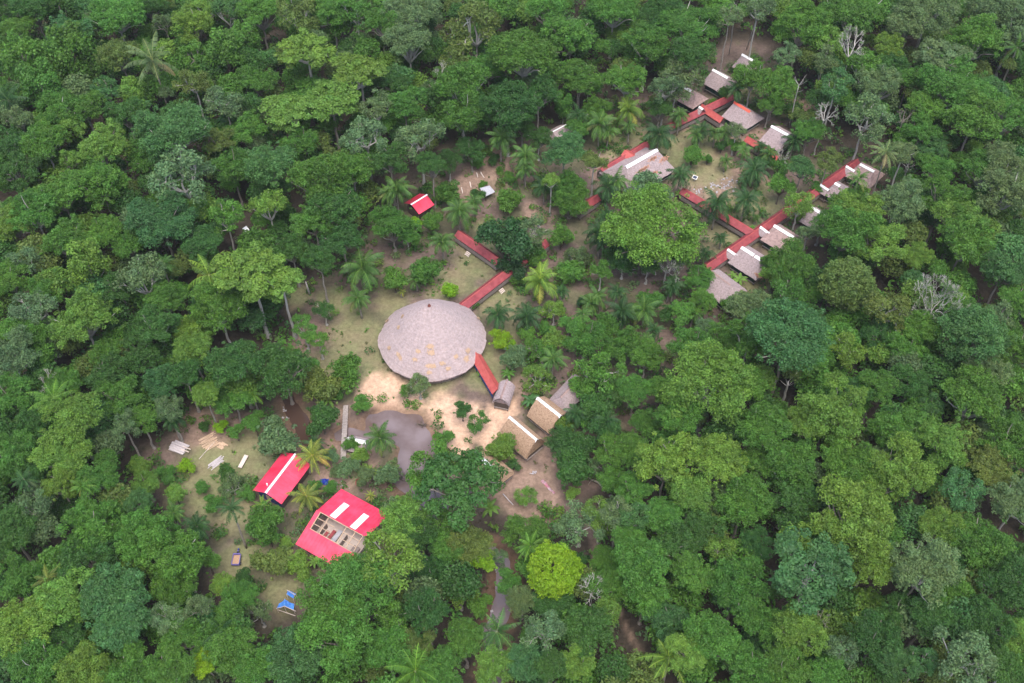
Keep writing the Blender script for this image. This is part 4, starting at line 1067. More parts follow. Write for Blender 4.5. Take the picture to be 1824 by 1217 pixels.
# palms
def palm_crown(seed, nf, arch, leaf_w, stiff=0.0, dead=0):
    rng = np.random.default_rng(seed); V = []; T = []
    for k in range(nf):
        a = 2 * math.pi * (k * .381966 * 1.0 + rng.uniform(-.03, .03)) ; e = rng.uniform(.3, 1.45) if nf * .3 < k < nf - 2 else rng.uniform(-.35, .35)
        h = np.array([math.cos(a), math.sin(a), 0]); L = rng.uniform(.68, 1.12); dd = k >= nf - 2; s = 22; sd = np.array([-h[1], h[0], 0])
        tw = rng.uniform(-.3, .3); br = rng.uniform(.8, 1.2); yel = rng.uniform(0, 1) ** 2
        prev = np.zeros(3); ang = e
        for i in range(s):
            t = i / s; ang = e - arch * t ** 1.4
            d = h * math.cos(ang) + np.array([0, 0, math.sin(ang)]); nxt = prev + d * (L * 1.12 / s)
            up = np.cross(sd, d) * -1; up = up if up[2] > 0 else -up
            w = leaf_w * math.sin(math.pi * min(1, (t * .92 + .12))) ** .7
            c = np.array([br * (1 + .25 * yel), br * (1 + .08 * yel), br * (1 - .1 * yel)]) if not dd else np.array([2.0, 1.05, 1.3]) * br
            # midrib
            q = sd * .007; V += [prev - q, prev + q, nxt + q, nxt - q]; T.append(c * np.array([1.9, 1.5, 1.2]))
            if i > 1:
                for sg in (1, -1):
                    for _ in range(2):
                        o = prev + (nxt - prev) * rng.random(); dr = unit((sd * sg * 1.0 + d * .55 - up * (.35 + tw * sg + rng.uniform(-.12, .12)) - np.array([0, 0, .25 + .3 * t]))[None])[0]
                        tip = o + dr * w * rng.uniform(.85, 1.1); b = d * (L / s) * .34
                        V += [o - b, o + b, tip + b * .25, tip - b * .25]; T.append(c * rng.uniform(.82, 1.18))
            prev = nxt
    V = np.array(V); F = np.arange(len(V)).reshape(-1, 4)
    return np_mesh("fronds", V, F, M_LEAF, np.clip(np.array(T), .1, 3))
def banana_crown(seed):
    rng = np.random.default_rng(seed); V = []; T = []
    for k in range(8):
        a = k * 2.4 + rng.uniform(-.2, .2); e = rng.uniform(.5, 1.2); h = np.array([math.cos(a), math.sin(a), 0]); sd = np.array([-h[1], h[0], 0]); prev = np.zeros(3); pw = .02; c = rng.uniform(.85, 1.25)
        for i in range(8):
            t = (i + 1) / 8; ang = e - 1.6 * t; d = h * math.cos(ang) + np.array([0, 0, math.sin(ang)]); nx = prev + d * .14; w = .17 * math.sin(math.pi * min(.97, t * .85 + .12)) ** .6
            dp = np.array([0, 0, .05])
            V += [prev, nx, nx + sd * w - dp, prev + sd * pw - dp]; T.append(np.ones(3) * c); V += [nx, prev, prev - sd * pw - dp, nx - sd * w - dp]; T.append(np.ones(3) * c * .9)
            prev = nx; pw = w
    V = np.array(V); return np_mesh("leaves", V, np.arange(len(V)).reshape(-1, 4), M_LEAF, np.array(T))
PALMS = {"P": [palm_crown(i, 26, 2.0, .22) for i in range(4)],        # arching dark garden palm
         "K": [palm_crown(20 + i, 20, 1.6, .19) for i in range(3)],    # coconut
         "F": [palm_crown(40 + i, 17, 1.2, .20) for i in range(3)],   # great feather palm
         "N": [banana_crown(60 + i) for i in range(2)]}

COLS = {"d": (.050, .136, .026), "g": (.082, .204, .029), "l": (.132, .254, .038), "b": (.190, .350, .014), "s": (.118, .198, .074), "e": (.104, .228, .033),
        "t": (.066, .172, .048), "o": (.112, .172, .037), "y": (.19, .26, .050), "k": (.031, .092, .026), "p": (.070, .168, .036)}
ALLT = []       # every individual tree for labels and spacing
def ppm(u, v, z):
    c = P(u, v, z); return proj(c.x, c.y, z)[2]

def plant_tree(u, v, r, form, c, hc=None, bark=None, rnd=random.Random(5)):
    if hc is not None and form == "D" and hc < 9.5: hc *= .84
    if hc is None:
        R = r / ppm(u, v, 14); hc = {"D": 7 + 1.15 * R, "C": 7 + R, "U": 10 + R, "O": 8.5 + 1.1 * R, "T": 5 + 1.6 * R, "B": 9 + R, "V": 12 + R, "S": 13 + R, "G": 2 + R * .6}[form] + rnd.uniform(-1, 2.2)
    p = P(u, v, hc); R = r / proj(p.x, p.y, hc)[2] * (1.14 if form == "D" else 1.06)
    if form == "T": R *= 1.25
    g = gz(p.x, p.y); kind = form
    if form == "D" and R > 8.2: form = "H"
    i = rnd.randrange(len(CROWNS[form])); leaf, _, zb = CROWNS[form][i]
    b = bark or {"H": "g", "B": "w", "V": "w", "O": "w", "U": "g", "S": "w", "D": "g", "C": "d", "T": "d", "G": "d"}[form]
    if b == "g" and (c == "s" or rnd.random() < .4): b = "w"
    top = hc - zb * R * .98
    if top < .5: top = .5
    zs = 1.0
    if hc - .72 * R < 0.1 and form in "DCG": pass
    rot = rnd.uniform(0, 6.28)
    name = {"B": "bare_tree", "V": "bare_tree", "G": "shrub"}.get(form, "tree")
    root = empty(name, (p.x, p.y, g)); root.rotation_euler.z = rot
    tr = link("trunk", TRUNKS[b][rnd.randrange(3)], root); rad = (.13 + .030 * R) * (1.25 if form in "U" else 1)
    if form in "GB" : rad *= .7
    tr.scale = (rad, rad, max(.3, top - g)); 
    cr = link("crown", leaf, root, (0, 0, hc - g)); cr.scale = (R, R, R * rnd.uniform(.88, 1.12))
    k = COLS[c]; m = rnd.uniform(.88, 1.14); h = rnd.uniform(-.09, .09)
    cr.color = (k[0] * m * (1 + h), k[1] * m, k[2] * m * (1 - h), 1)
    lb = link("limbs", LIMBS[(form, i, b)], root, (0, 0, hc - g)); lb.scale = cr.scale
    ALLT.append(dict(o=root, u=u, v=v, r=r, form=kind, c=c, x=p.x, y=p.y, R=R, hc=hc))
    return root

def plant_palm(u, v, r, form, c, hc, lean=None, rnd=random.Random(6)):
    p = P(u, v, hc); R = r / proj(p.x, p.y, hc)[2] * 1.05; g = gz(p.x, p.y)
    i = rnd.randrange(len(PALMS[form])); name = "banana_plant" if form == "N" else "palm_tree"
    bx, by = (lean.x, lean.y) if lean is not None else (p.x + rnd.uniform(-.3, .3), p.y + rnd.uniform(-.3, .3))
    g = gz(bx, by)
    root = empty(name, (bx, by, g))
    n = 7; mb = MB(); pts = []
    for j in range(n + 1):
        t = j / n; pts.append(Vector((lerp(bx, p.x, t ** 1.4), lerp(by, p.y, t ** 1.4), lerp(g - .1, hc + .05, t))))
    r0 = (.24 if form == "F" else .17) if form != "N" else .12
    mb.tube(pts, [r0 * (1.35 - .55 * j / n) for j in range(n + 1)], 7); mb.build("trunk", M_BARKG if form != "N" else M_BARKD, root, smooth=True)
    cr = link("fronds" if form != "N" else "leaves", PALMS[form][i], root, (p.x - bx, p.y - by, hc - g)); cr.scale = (R, R, R * (1.0 if form != "F" else 1.15)); cr.rotation_euler.z = rnd.uniform(0, 6.28)
    k = COLS[c]; m = rnd.uniform(.88, 1.15); cr.color = (k[0] * m, k[1] * m, k[2] * m, 1)
    ALLT.append(dict(o=root, u=u, v=v, r=r, form=form, c=c, x=p.x, y=p.y, R=R, hc=hc, palm=True))
    return root

# pixel of crown centre, crown radius in pixels, form, colour [, height of the crown's centre]
FOREST = """
20 15 30 D d;62 20 38 D d;110 25 32 T d;207 31 48 D g;126 68 42 D t;35 55 30 D g;172 45 28 O s;292 40 25 O s;265 15 30 D d;345 52 35 D l;370 20 32 O l;405 22 32 O t;465 30 38 D g;530 25 45 O o;592 25 38 D g;
45 112 35 T g;133 107 38 T g;75 158 34 T g;214 102 36 D o;438 72 24 T g;405 108 36 T g;545 85 48 U l;345 92 30 O g;34 212 30 O s;190 160 28 O t;112 205 38 D g;152 195 36 D g;237 168 22 T l;345 145 35 O o;400 182 42 O s;457 148 34 D g;517 195 50 U l;590 178 50 U l;
305 240 60 D t;226 208 34 D d;113 232 35 D l;80 262 38 D g;30 262 35 D d;184 268 42 D l;127 285 25 O l;258 282 32 D g;325 312 62 O s;415 303 35 D g;482 298 47 D t;178 330 50 D g;35 312 38 D d;478 370 38 O l;402 388 38 O g;287 398 56 D t;568 330 48 D g;600 292 30 D o;110 352 45 D g;62 384 40 D g;28 402 38 D l;345 382 30 D g;535 262 35 D g;440 235 35 D g;395 255 28 D o;
634 20 40 O g;680 45 32 D g;735 30 47 D s;848 40 62 O o;931 103 58 D g;821 160 47 D g;814 112 35 O o;641 128 50 U l;728 85 40 D s;976 28 36 D g;1017 68 45 D g;1093 21 45 D g;1031 143 35 D g;1114 145 36 D g;1152 86 40 D g;1187 155 34 O s;1180 32 36 D d;1004 182 16 T g;905 198 52 D d;721 192 35 D g;672 193 33 O s;652 242 46 O s;748 242 50 O s;628 304 40 D g;600 372 45 D d;824 208 40 D g;959 172 34 D d;786 132 25 B s;700 150 30 D d;770 180 32 D d;870 120 36 D g;560 400 40 D g;695 290 32 D d;770 300 28 D d;
1224 45 50 D g;1231 104 38 D d;1300 30 28 O s 21;1352 12 36 O s 22;1428 50 46 D g;1476 76 34 O l;1521 74 38 B s 20;1400 100 26 O s;1469 106 28 O s;1583 92 28 D l;1683 102 50 U s;1738 76 45 D g;1607 52 35 D s;1515 22 55 D g;1655 20 52 D s;1770 18 52 D s;1805 62 42 D s;1700 158 58 D g;1545 124 38 O g;1490 152 35 O t;1472 198 28 B s;1545 205 44 O s 17;1612 205 22 B s;1648 195 34 D g;1662 266 26 D t;1638 240 32 D g;1735 214 50 D g;1794 212 42 D g;1787 293 40 D s;1752 311 40 D g;1787 348 50 D s;1610 272 28 S s 17;1598 362 44 D s;1528 380 42 D l;1680 362 40 D g;1705 398 42 D l;1666 302 30 D g;1424 366 32 O l 9;1428 305 26 D t 10;1476 285 26 O o 12;1562 158 38 D s;1585 128 30 D d;1440 240 28 D g 9;1620 140 30 D g;
45 466 34 O s;117 435 38 D g;162 483 35 T l;255 497 50 O s;297 539 35 D g;148 573 52 D l;62 552 42 O s;335 592 26 D l;342 625 36 D l;424 650 48 D d;505 660 50 D d 11;366 704 26 D l;417 712 36 D g 9;286 684 30 D t;300 728 28 O s;217 708 38 D g;131 756 50 D l;117 686 28 D g;83 679 24 B s;21 639 45 D s;21 711 38 D g;221 757 30 O s;193 673 36 D d;283 587 38 D d;248 635 36 D d;86 518 34 D g;20 502 35 D g;390 552 48 D g;445 480 62 U l 22;500 500 42 U l 19;428 520 40 D d;60 600 30 D g;190 420 34 D g;230 440 30 D g;360 440 36 D d;215 520 30 D d;190 630 30 D g;330 670 30 D d;250 745 32 D g;60 770 36 D d;520 450 30 D d;610 430 36 D d;570 470 28 D d;
118 814 47 D l;21 816 45 D g;65 897 40 O s;108 868 30 D l;212 906 33 D g;169 945 52 D g;21 952 45 D d;165 1003 50 D d;258 960 46 D g;251 898 24 D t;259 866 24 D l 7;118 1066 52 D l;208 1064 56 D t;316 997 50 D g;30 1031 40 D g;47 1118 56 D l;122 1141 32 D d;215 1122 50 D t;298 1105 34 O s;330 1141 38 D g;366 1180 27 D b;416 1165 44 D g;531 1170 52 D t;602 1068 66 D g;560 1128 38 D g;607 1142 60 D g;72 1188 46 D g;150 1200 45 D l;233 1199 46 D g;400 1108 34 D g;310 1050 36 D g;355 1080 30 O s;60 845 30 D d;180 855 34 D g;300 940 24 O g 7;460 1195 40 D g;300 1195 42 D g;
640 1045 58 D g;695 1002 66 O l 17;760 1094 38 D d;828 1142 36 D g;883 1192 36 D l;1028 1183 33 D l;973 1121 44 O s;1048 1128 44 D d;1057 1044 34 B s 12;1138 1006 50 D g;1100 918 36 O s;1126 925 34 O t;1186 832 55 D l;1183 1107 36 D t;1204 982 46 D d;1118 962 30 D g;700 1100 36 O g;690 1160 40 D g;745 1150 30 D o;790 1195 36 D g;1100 1045 34 D g;1150 1060 40 D g;935 1185 32 D t;980 1190 30 D d;1130 880 32 D g;
1509 506 46 C o 14;1404 472 40 D g 12;1505 417 48 D g;1562 437 48 D l;1404 607 70 D t 20;1335 605 40 D g;1262 690 72 D l 17;1580 547 50 O o;1673 528 60 V s 19;1511 624 38 O l;1562 692 34 D g;1614 620 35 D g;1735 607 60 D t;1731 717 56 D g;1483 728 56 D l;1590 775 46 D g;1359 768 46 D g;1435 762 36 D l;1659 726 28 O t;1718 437 48 D g;1404 516 35 O g 11;1334 560 42 D s 9;1228 620 38 D g 10;1290 612 32 D g 9;1787 486 38 D t;1811 538 32 D g;1752 672 40 D s;1804 624 36 D g;1631 462 26 D l;1455 640 30 D g;1794 797 46 D g;1640 590 34 D g;1560 600 28 D d;1680 790 44 D l;1620 690 34 D d;1530 700 28 D d;1700 555 36 D g;1330 690 36 D g;1345 830 40 D g;1210 745 40 D g;1180 700 30 D g 8;1780 560 30 O s;
1449 1008 72 U t 21;1510 935 68 D l;1545 1006 46 D l;1642 1021 60 D s;1673 942 38 D l;1745 970 52 D g;1711 873 42 O t;1283 833 50 D l;1231 885 40 D l;1324 902 48 D g;1283 975 35 O l;1314 1047 50 D g;1235 1023 40 D g;1407 831 48 D g;1510 833 50 D g;1597 842 54 D l;1547 878 42 D l;1407 883 42 D d;1345 972 30 D d;1355 1110 40 D g;1424 1127 46 D l;1500 1156 38 O s;1269 1142 50 D g;1224 1168 36 D l;1559 1142 46 D d;1592 1182 34 D t;1640 1180 34 O t;1718 1172 60 O s;1814 1142 36 D l;1787 1039 46 D d;1811 900 46 D s;1752 1108 44 D d;1466 1101 20 B s;1400 1195 42 D g;1766 842 42 D o;1330 1190 42 D g;1475 1205 36 D g;1655 1100 40 D d;1180 920 36 D g;1600 1095 34 D d;1250 940 36 D d;1790 1195 40 D d;1690 1060 36 D g
"""
CAMPT = """
619 667 36 G g 4.2;577 695 38 G o 3.6;574 750 34 G d 4.6;493 784 43 G s 4.6;540 583 27 O g 7.5;567 604 24 O g 7;577 553 20 O d 5;725 697 14 G g 2.2;747 688 26 O s 4.5;
644 722 19 G g 2.4;824 733 17 G d 3.4;852 752 22 O g 3;790 785 20 G g 2.2;822 860 72 U d 14;770 835 50 O g 11;895 800 29 G l 2.8;915 829 14 G t 1.4;1014 795 38 D d 5.5;1018 838 36 G d 4.5;1003 757 20 G l 3;
1065 665 46 O g 9;1042 606 38 D g 7;966 625 30 O g 5;987 550 25 O l 5.5;891 607 21 G b 2.8;916 640 26 G s 4;986 612 28 G l 4.5;956 668 32 O l 5.5;905 618 14 G b 2;1035 930 44 O s 9;936 886 22 O l 3;1072 920 36 O l 10;
988 1016 47 C b 10;936 956 38 D g 8;862 1002 25 G b 7;725 930 45 D l 8;748 955 34 D d 8;820 1057 29 D l 8;842 975 40 D o 8;472 940 36 G g 4.5;487 1003 36 G o 4.5;532 1010 30 G l 4;437 1032 17 G d 2;405 845 20 G d 2;415 864 26 O s 3;
333 832 17 G b 1.6;394 762 14 G b 1.6;298 848 20 G g 2;313 882 20 G l 3.5;250 836 22 G l 3.5;364 762 13 G d 1.4;395 1045 22 G l 5;434 1064 32 D g 7;460 1090 28 O s 6;903 436 50 G k 7.5;915 476 30 G k 3.6;950 462 22 G g 2.6;935 440 30 G d 5;925 500 16 G g 1.6;949 404 30 O s 11;982 325 20 O l 11;1058 288 26 S o 12;
906 362 30 G g 3.5;1005 274 38 D t 11;1010 330 26 D g 8;699 407 38 D g 9;742 397 13 G b 4;757 490 28 G g 4;702 500 27 G g 4;801 521 16 G b 2.2;798 350 30 G g 4;850 350 14 G d 1.8;851 292 14 G g 1.6;880 286 12 G d 1.6;1015 366 34 D g 5;1028 458 30 O s 4;
1071 482 21 S g 7;1158 411 80 D e 14;1190 462 40 V s 10;1015 490 26 G g 3;1035 540 11 G k 1.3;1152 346 42 G s 5.5;1206 145 44 O s 12;1340 140 36 D g 11;1382 156 36 D g 11;1372 188 22 D g 9;1233 281 21 G g 3.4;1391 332 25 G g 6;1312 234 19 O s 8;1395 277 18 B s 7;
1155 470 26 D d 8;1110 470 26 D d 6;1000 425 26 G g 4;1095 455 24 G d 4;1210 455 26 G g 6;1160 540 24 G g 5;1215 560 28 G g 6;1110 620 36 D g 7;1150 640 32 D g 8;1090 700 32 D d 8;1060 730 30 G d 6;1080 580 24 G g 4;1130 700 34 D g 9;1040 690 26 G g 5;
1245 500 24 D g 8;1250 540 24 D g 7;1370 470 18 G g 6;1380 500 26 G l 5;1440 415 24 O s 7;1465 400 26 O g 7;1500 360 24 D g 7;1530 350 22 G g 5;1390 300 20 G g 4;1360 290 20 G d 3;1310 262 16 G g 3;1285 262 12 G d 2;1260 285 10 G g 1.5;1410 200 22 G d 4;
1428 212 24 G o 5;725 420 24 D g 6;770 400 20 G g 4;845 545 9 G g 1;690 850 24 G s 3;650 850 20 G s 3;620 835 22 G s 3;590 815 16 G s 2;640 815 20 G l 2.5;700 830 16 O s 2.5;625 793 16 G g 2;700 905 18 G s 3;
520 640 24 D g 6;545 655 22 G g 5;600 700 16 G g 2;555 690 16 G g 3;940 1010 24 G g 5;905 1040 24 G g 6;1075 1000 26 D g 7;890 990 20 O s 4;855 1080 24 G g 5;930 1075 30 D s 7;985 1080 36 D d 8;1030 1000 16 G d 3;800 980 34 D g 8;790 930 30 O g 7;
770 1020 32 D d 8;560 870 16 G g 2;590 870 14 G g 2;600 840 14 G s 2;380 900 18 G g 2.5;440 880 18 G g 2.5;360 870 14 G g 1.6;480 960 20 G g 3;510 970 14 G l 2;340 985 26 G g 5;370 1000 24 G g 5;420 770 16 G g 3;452 752 22 G g 5;
1075 770 28 G d 6;1045 790 24 G d 4;1090 810 30 D g 8;1060 830 18 O s 4;1092 856 28 D g 7;1124 806 32 D g 9;1020 880 14 G l 2;1100 900 22 G s 4;1150 760 28 D g 8;1040 745 22 G g 4;1300 545 18 G g 3;1320 530 14 G l 2;1260 590 24 D s 6;1455 335 14 G g 3;975 590 16 G g 3;940 600 20 G g 4;1015 580 20 G g 4;1190 560 18 G d 4;1130 560 20 G g 4;
870 340 8 G g .8;910 320 12 G g 1;860 330 9 G g .8;890 305 9 G g .9;1060 200 26 D g 9;1030 230 22 D g 7;960 250 24 D d 8;930 225 24 D d 8;840 270 26 D d 8;800 290 22 D d 7;1175 200 24 D d 7;1290 170 14 G d 3;1270 185 10 G l 1.5
"""
PALMS_L = """
272 108 46 F s 18;14 178 34 F k 15;372 490 48 F l 16;97 712 42 F g 16;43 854 26 K k 16;147 868 25 K g 15;86 1033 30 K o 15;395 1123 42 F k 12;1621 47 25 K d 16;1812 85 26 F d 16;290 472 26 K d 16;
645 478 46 P p 9;637 532 30 P p 7;716 519 10 K y 2;706 337 35 P p 9;690 343 22 K p 9;893 246 34 P p 9;936 278 34 P p 9;818 377 38 P p 8;788 430 28 P p 7;962 502 42 P l 7;887 560 31 P k 5.5;938 565 38 P k 6;1068 414 36 P k 8;
1097 324 30 P p 7;1083 334 30 P k 7.5;1174 240 36 P k 8;1068 222 33 P p 8;1119 198 33 P l 8;1212 313 32 P k 7;969 332 28 P k 6;1064 530 28 P p 5;1107 557 38 P k 6;1147 552 34 P p 6;1199 508 24 P k 6;
1249 232 28 P k 6;1273 236 20 P p 5;1292 236 22 P p 5;1292 287 17 P p 3.6;1312 160 24 P k 9;1344 303 36 P k 6;1277 366 40 P k 8;1330 356 34 P k 7.5;1083 384 22 P k 6;1284 424 17 P k 4;1256 452 22 P k 5;1415 252 28 P k 6;
1578 272 30 K s 17;1530 318 24 K p 11;1068 430 24 P k 6;1194 512 22 P k 5;1052 541 26 P p 5;1347 388 10 P p 2.4;556 812 35 K y 5;546 884 36 K y 5;468 900 20 K l 4;413 905 28 K k 14;351 938 30 P k 7;309 914 26 P p 7;
676 781 34 P p 6.5;660 883 12 K y 2.5;658 841 18 K l 3;448 700 28 K g 9;307 747 30 P k 8;352 950 20 P l 5;740 1195 56 F g 12;1190 1172 48 F l 12;945 973 30 K g 9;885 1125 44 F t 9;560 790 24 K k 4;1025 737 28 P k 6;985 640 30 P p 7;
1225 420 22 P k 6;1120 225 20 P p 6;1030 205 24 P k 8;1440 225 24 P k 8;1210 205 24 P p 7;1085 235 22 P p 6;740 500 18 P p 4;1165 590 22 P k 6;1100 520 22 P k 6;1000 520 20 P k 5;1328 320 18 P k 5;1370 275 20 P p 6;1235 560 20 P p 5;
1080 750 26 P k 7;1040 560 20 P p 5;600 655 10 P g 3;845 360 22 P p 5;1150 610 24 P p 7;935 300 24 P p 7;1240 240 20 P p 6;1325 268 18 P p 5;1355 262 18 P k 5
"""
BANANAS = "945 713 18 N t 2.6;1317 498 15 N l 2.6;872 905 20 N l 3;1210 345 10 N l 2;855 665 8 N l 1.4;560 1000 14 N l 2.6;1305 490 9 N l 2;980 560 10 N g 2;1292 250 9 N l 2;1325 440 8 N l 1.6;585 712 16 N l 2.4;500 880 12 N l 2;905 665 14 N g 2.4;1340 405 7 N g 1.6"
def rows(s):
    for e in s.replace("\n", "").split(";"):
        w = e.split()
        if len(w) >= 5: yield float(w[0]), float(w[1]), float(w[2]), w[3], w[4], (float(w[5]) if len(w) > 5 else None)
KEEP = {(305, 240), (801, 521)}
FR = list(rows(FOREST)); NF = 202
rank = sorted(range(len(FR)), key=lambda i: -(FR[i][2] * (1.5 if FR[i][3] in "BVS" else 1.15 if FR[i][3] in "OU" else 1)) )
BIG = set(rank[:NF]); BAKED = []
for i, (u, v, r, f, c, h) in enumerate(FR):
    o = plant_tree(u, v, r, f, c, h)
    if i not in BIG: BAKED.append((o, ALLT.pop()))
for u, v, r, f, c, h in rows(CAMPT): plant_tree(u, v, r, f, c, h)
LEANS = {(413, 905): (439, 976), (1578, 272): (1549, 362), (448, 700): (461, 735), (556, 812): (552, 845)}
for u, v, r, f, c, h in rows(PALMS_L):
    l = LEANS.get((int(u), int(v))); plant_palm(u, v, r, f, c, h, P(*l, 0) if l else None)
for u, v, r, f, c, h in rows(BANANAS): plant_palm(u, v, r, f, c, h)
# tall bare pole trunks between crowns
def slim_trunk(label, base, top, h, r=.16):
    A = P(*base, 0); B = P(*top, h); mb = MB(); rnd = random.Random(int(base[0])); n = 7
    pts = [lerp(A, B, i / n) + Vector((rnd.uniform(-.12, .12), rnd.uniform(-.12, .12), 0)) * (0 < i < n) for i in range(n + 1)]
    mb.tube(pts, [r * (1.2 - .6 * i / n) for i in range(n + 1)], 7)
    for _ in range(6):
        a = rnd.uniform(0, 6.28); q = pts[-1 - rnd.randrange(2)]; d = Vector((math.cos(a), math.sin(a), rnd.uniform(.3, 1.2))) * rnd.uniform(1, 2.2); mb.tube([q, q + d * .5, q + d + Vector((0, 0, .4))], [.06, .04, .015], 5)
    tag(mb.build("dead_tree", M_BARKW, None, True), label, "dead tree")
slim_trunk("bare leaning white trunk rising right of the clean white-ridged cabin", (1405, 228), (1423, 152), 17, .17)
slim_trunk("tall thin white trunk beside the round house path, right of the dark tree", (949, 470), (950, 410), 10, .14)
slim_trunk("two-forked thin white trunk in the gap above the farthest cabin", (1330, 88), (1352, 20), 20, .15)
slim_trunk("thin white trunk just left of the forked one above the cabins", (1298, 98), (1312, 10), 20, .13)
slim_trunk("left one of two straight thin trunks standing over the palm garden", (1030, 195), (1036, 125), 13, .12)
slim_trunk("right one of two straight thin trunks standing over the palm garden", (1045, 192), (1050, 128), 13, .12)
slim_trunk("pale trunk leaning far right in the upper right forest", (1630, 168), (1690, 118), 19, .2)
slim_trunk("pale straight trunk right of the palm leaning over the farthest cabins", (1602, 336), (1618, 298), 11, .14)
slim_trunk("thick pale trunk below the big teal crown", (1392, 725), (1404, 680), 11, .3)

# ---- the lower layers of the forest, each one object nobody could count
EXT = (-240, 270, 0, 375)
def open_px(u, v, m=0): return inside(u, v, CAMP_PX)
def filler():
    rng = np.random.default_rng(77); Vs, Fs, Ts = [], [], []; off = 0; n = 0
    lib = []
    for k in range(5):
        r2 = np.random.default_rng(900 + k); d = fib(34, r2, -.3); pr = .30 * r2.uniform(.65, 1.35, 34); pc = d * (1 + r2.normal(size=34) * .1 - pr * .8)[:, None]; pc[:, 2] *= .75
        lib.append(puff_leaves(pc, pr, .85, 74, .066, r2))
    xs = []
    y = EXT[2]
    while y < EXT[3]:
        x = EXT[0]
        while x < EXT[1]:
            xs.append((x + rng.uniform(-2.6, 2.6), y + rng.uniform(-2.6, 2.6))); x += 6.6
        y += 6.6
    pal = [COLS[c] for c in "ddgggltos"]
    TU = np.array([[t["u"], t["v"], t["r"], t["y"], t["x"]] for t in ALLT])
    for x, y in xs:
        R = rng.uniform(2.2, 4.6); hc = rng.uniform(4.5, 11.5)
        u, v, s = proj(x, y, 0)
        if u < -480 or u > 2310 or v < -180 or v > 2050: continue
        uc, vc, s = proj(x, y, hc)
        bad = open_px(u, v) or any(open_px(uc + math.cos(a) * R * s * 1.0, vc + math.sin(a) * R * s * .9) for a in np.arange(0, 6.3, .8))
        if bad: continue
        dq = np.hypot(TU[:, 0] - uc, TU[:, 1] - vc)
        if ((dq < TU[:, 2] * .80 + R * s * .35) & (TU[:, 3] > y + 1.5)).any(): continue
        if (sdist([x], [y], STREAM)[0] > -4) or (sdist([x], [y], CREEK)[0] > -4) or (sdist([x], [y], TRAIL)[0] > -1.4): continue
        if -72 < x < -64 and abs(v - 410) < 30: continue
        V, F, T = lib[rng.integers(5)]; a = rng.uniform(0, 6.28); ca, sa = math.cos(a), math.sin(a)
        W = V @ np.array([[ca, sa, 0], [-sa, ca, 0], [0, 0, 1]]) * R + np.array([x, y, hc]); k = np.array(pal[rng.integers(len(pal))]) * rng.uniform(.8, 1.15)
        Vs.append(W); Fs.append(F + off); Ts.append(T * k); off += len(W); n += 1
    # low growth: shrubs and leaves of the forest floor
    M = 21000; X = rng.uniform(EXT[0], EXT[1], M); Y = rng.uniform(EXT[2], EXT[3], M)
    d = np.maximum.reduce([sdist(X, Y, CAMP) + 1.0, sdist(X, Y, STREAM) + 1.5, sdist(X, Y, CREEK) + 1.5, sdist(X, Y, TRAIL) + .1])
    k = d < 0; X, Y, d = X[k], Y[k], d[k]
    q = [proj(a, b, 0) for a, b in zip(X, Y)]; k = np.array([-480 < a[0] < 2310 and -180 < a[1] < 2050 for a in q]); X, Y, d = X[k], Y[k], d[k]
    hgt = (.6 + 4.2 * vnoise(X, Y, 6) * rng.uniform(.4, 1.2, len(X))) * np.clip(-d / 5 + .2, .2, 1)
    pc = np.stack([X, Y, hgt], 1); pr = rng.uniform(.8, 1.9, len(X)) * np.clip(-d / 6 + .45, .45, 1)
    V, F, T = puff_leaves(pc, pr, .8, 26, .42, rng, var=.3)
    pal2 = np.array([COLS[c] for c in "ddggglts"])[rng.integers(0, 8, len(X))]
    cnt = np.maximum(6, (26 * (pr / pr.mean()) ** 2).astype(int)); kk = np.repeat(pal2, cnt, axis=0)
    me = np_mesh("undergrowth", V, F, M_LEAFS, T * kk); tag(link("undergrowth", me), "dense low green growth covering the forest floor", kind="stuff")
    me = np_mesh("forest_mass", np.concatenate(Vs), np.concatenate(Fs), M_LEAFS, np.concatenate(Ts)); tag(link("forest_mass", me), "lower storey of mixed green crowns filling between the tall trees", kind="stuff")
    # the smaller of the forest's trees join the mass, limbs and trunks as well
    LV, LF, lo, LT = [], [], 0, []
    BV, BF, bo = [], [], 0
    for o, t in BAKED:
        for ch in list(o.children):
            m = ch.data; nv = len(m.vertices); co = np.empty(nv * 3, np.float32); m.vertices.foreach_get("co", co); co = co.reshape(-1, 3) * np.array(ch.scale) + np.array(ch.location)
            a = o.rotation_euler.z; ca, sa = math.cos(a), math.sin(a); co = co @ np.array([[ca, sa, 0], [-sa, ca, 0], [0, 0, 1]]) + np.array(o.location)
            nf = len(m.polygons); li = np.empty(nf * 4, np.int32); m.loops.foreach_get("vertex_index", li); li = li.reshape(-1, 4)
            if ch.name.startswith("crown"):
                tn = np.empty(nf * 16, np.float32); m.color_attributes["tint"].data.foreach_get("color", tn); tn = tn.reshape(nf, 4, 4)[:, 0, :3] * np.array(ch.color)[:3]
                LV.append(co); LF.append(li + lo); LT.append(tn); lo += nv
            else: BV.append(co); BF.append(li + bo); bo += nv
            bpy.data.objects.remove(ch)
        bpy.data.objects.remove(o)
    V2, F2 = np.concatenate(LV + BV), np.concatenate(LF + [f + lo for f in BF]); T2 = np.concatenate(LT + [np.ones((sum(len(f) for f in BF), 3))])
    me = np_mesh("far_treetops", V2, F2, M_LEAFS, T2); me.materials.append(M_BARKG)
    mi = np.zeros(len(F2), np.int32); mi[sum(len(f) for f in LF):] = 1; me.polygons.foreach_set("material_index", mi)
    tag(link("forest_treetops", me), "smaller treetops wedged between the forest's big crowns", kind="stuff")
    print("baked", len(BAKED)); print("filler crowns", n, "undergrowth", len(X), "faces", len(F))
filler()
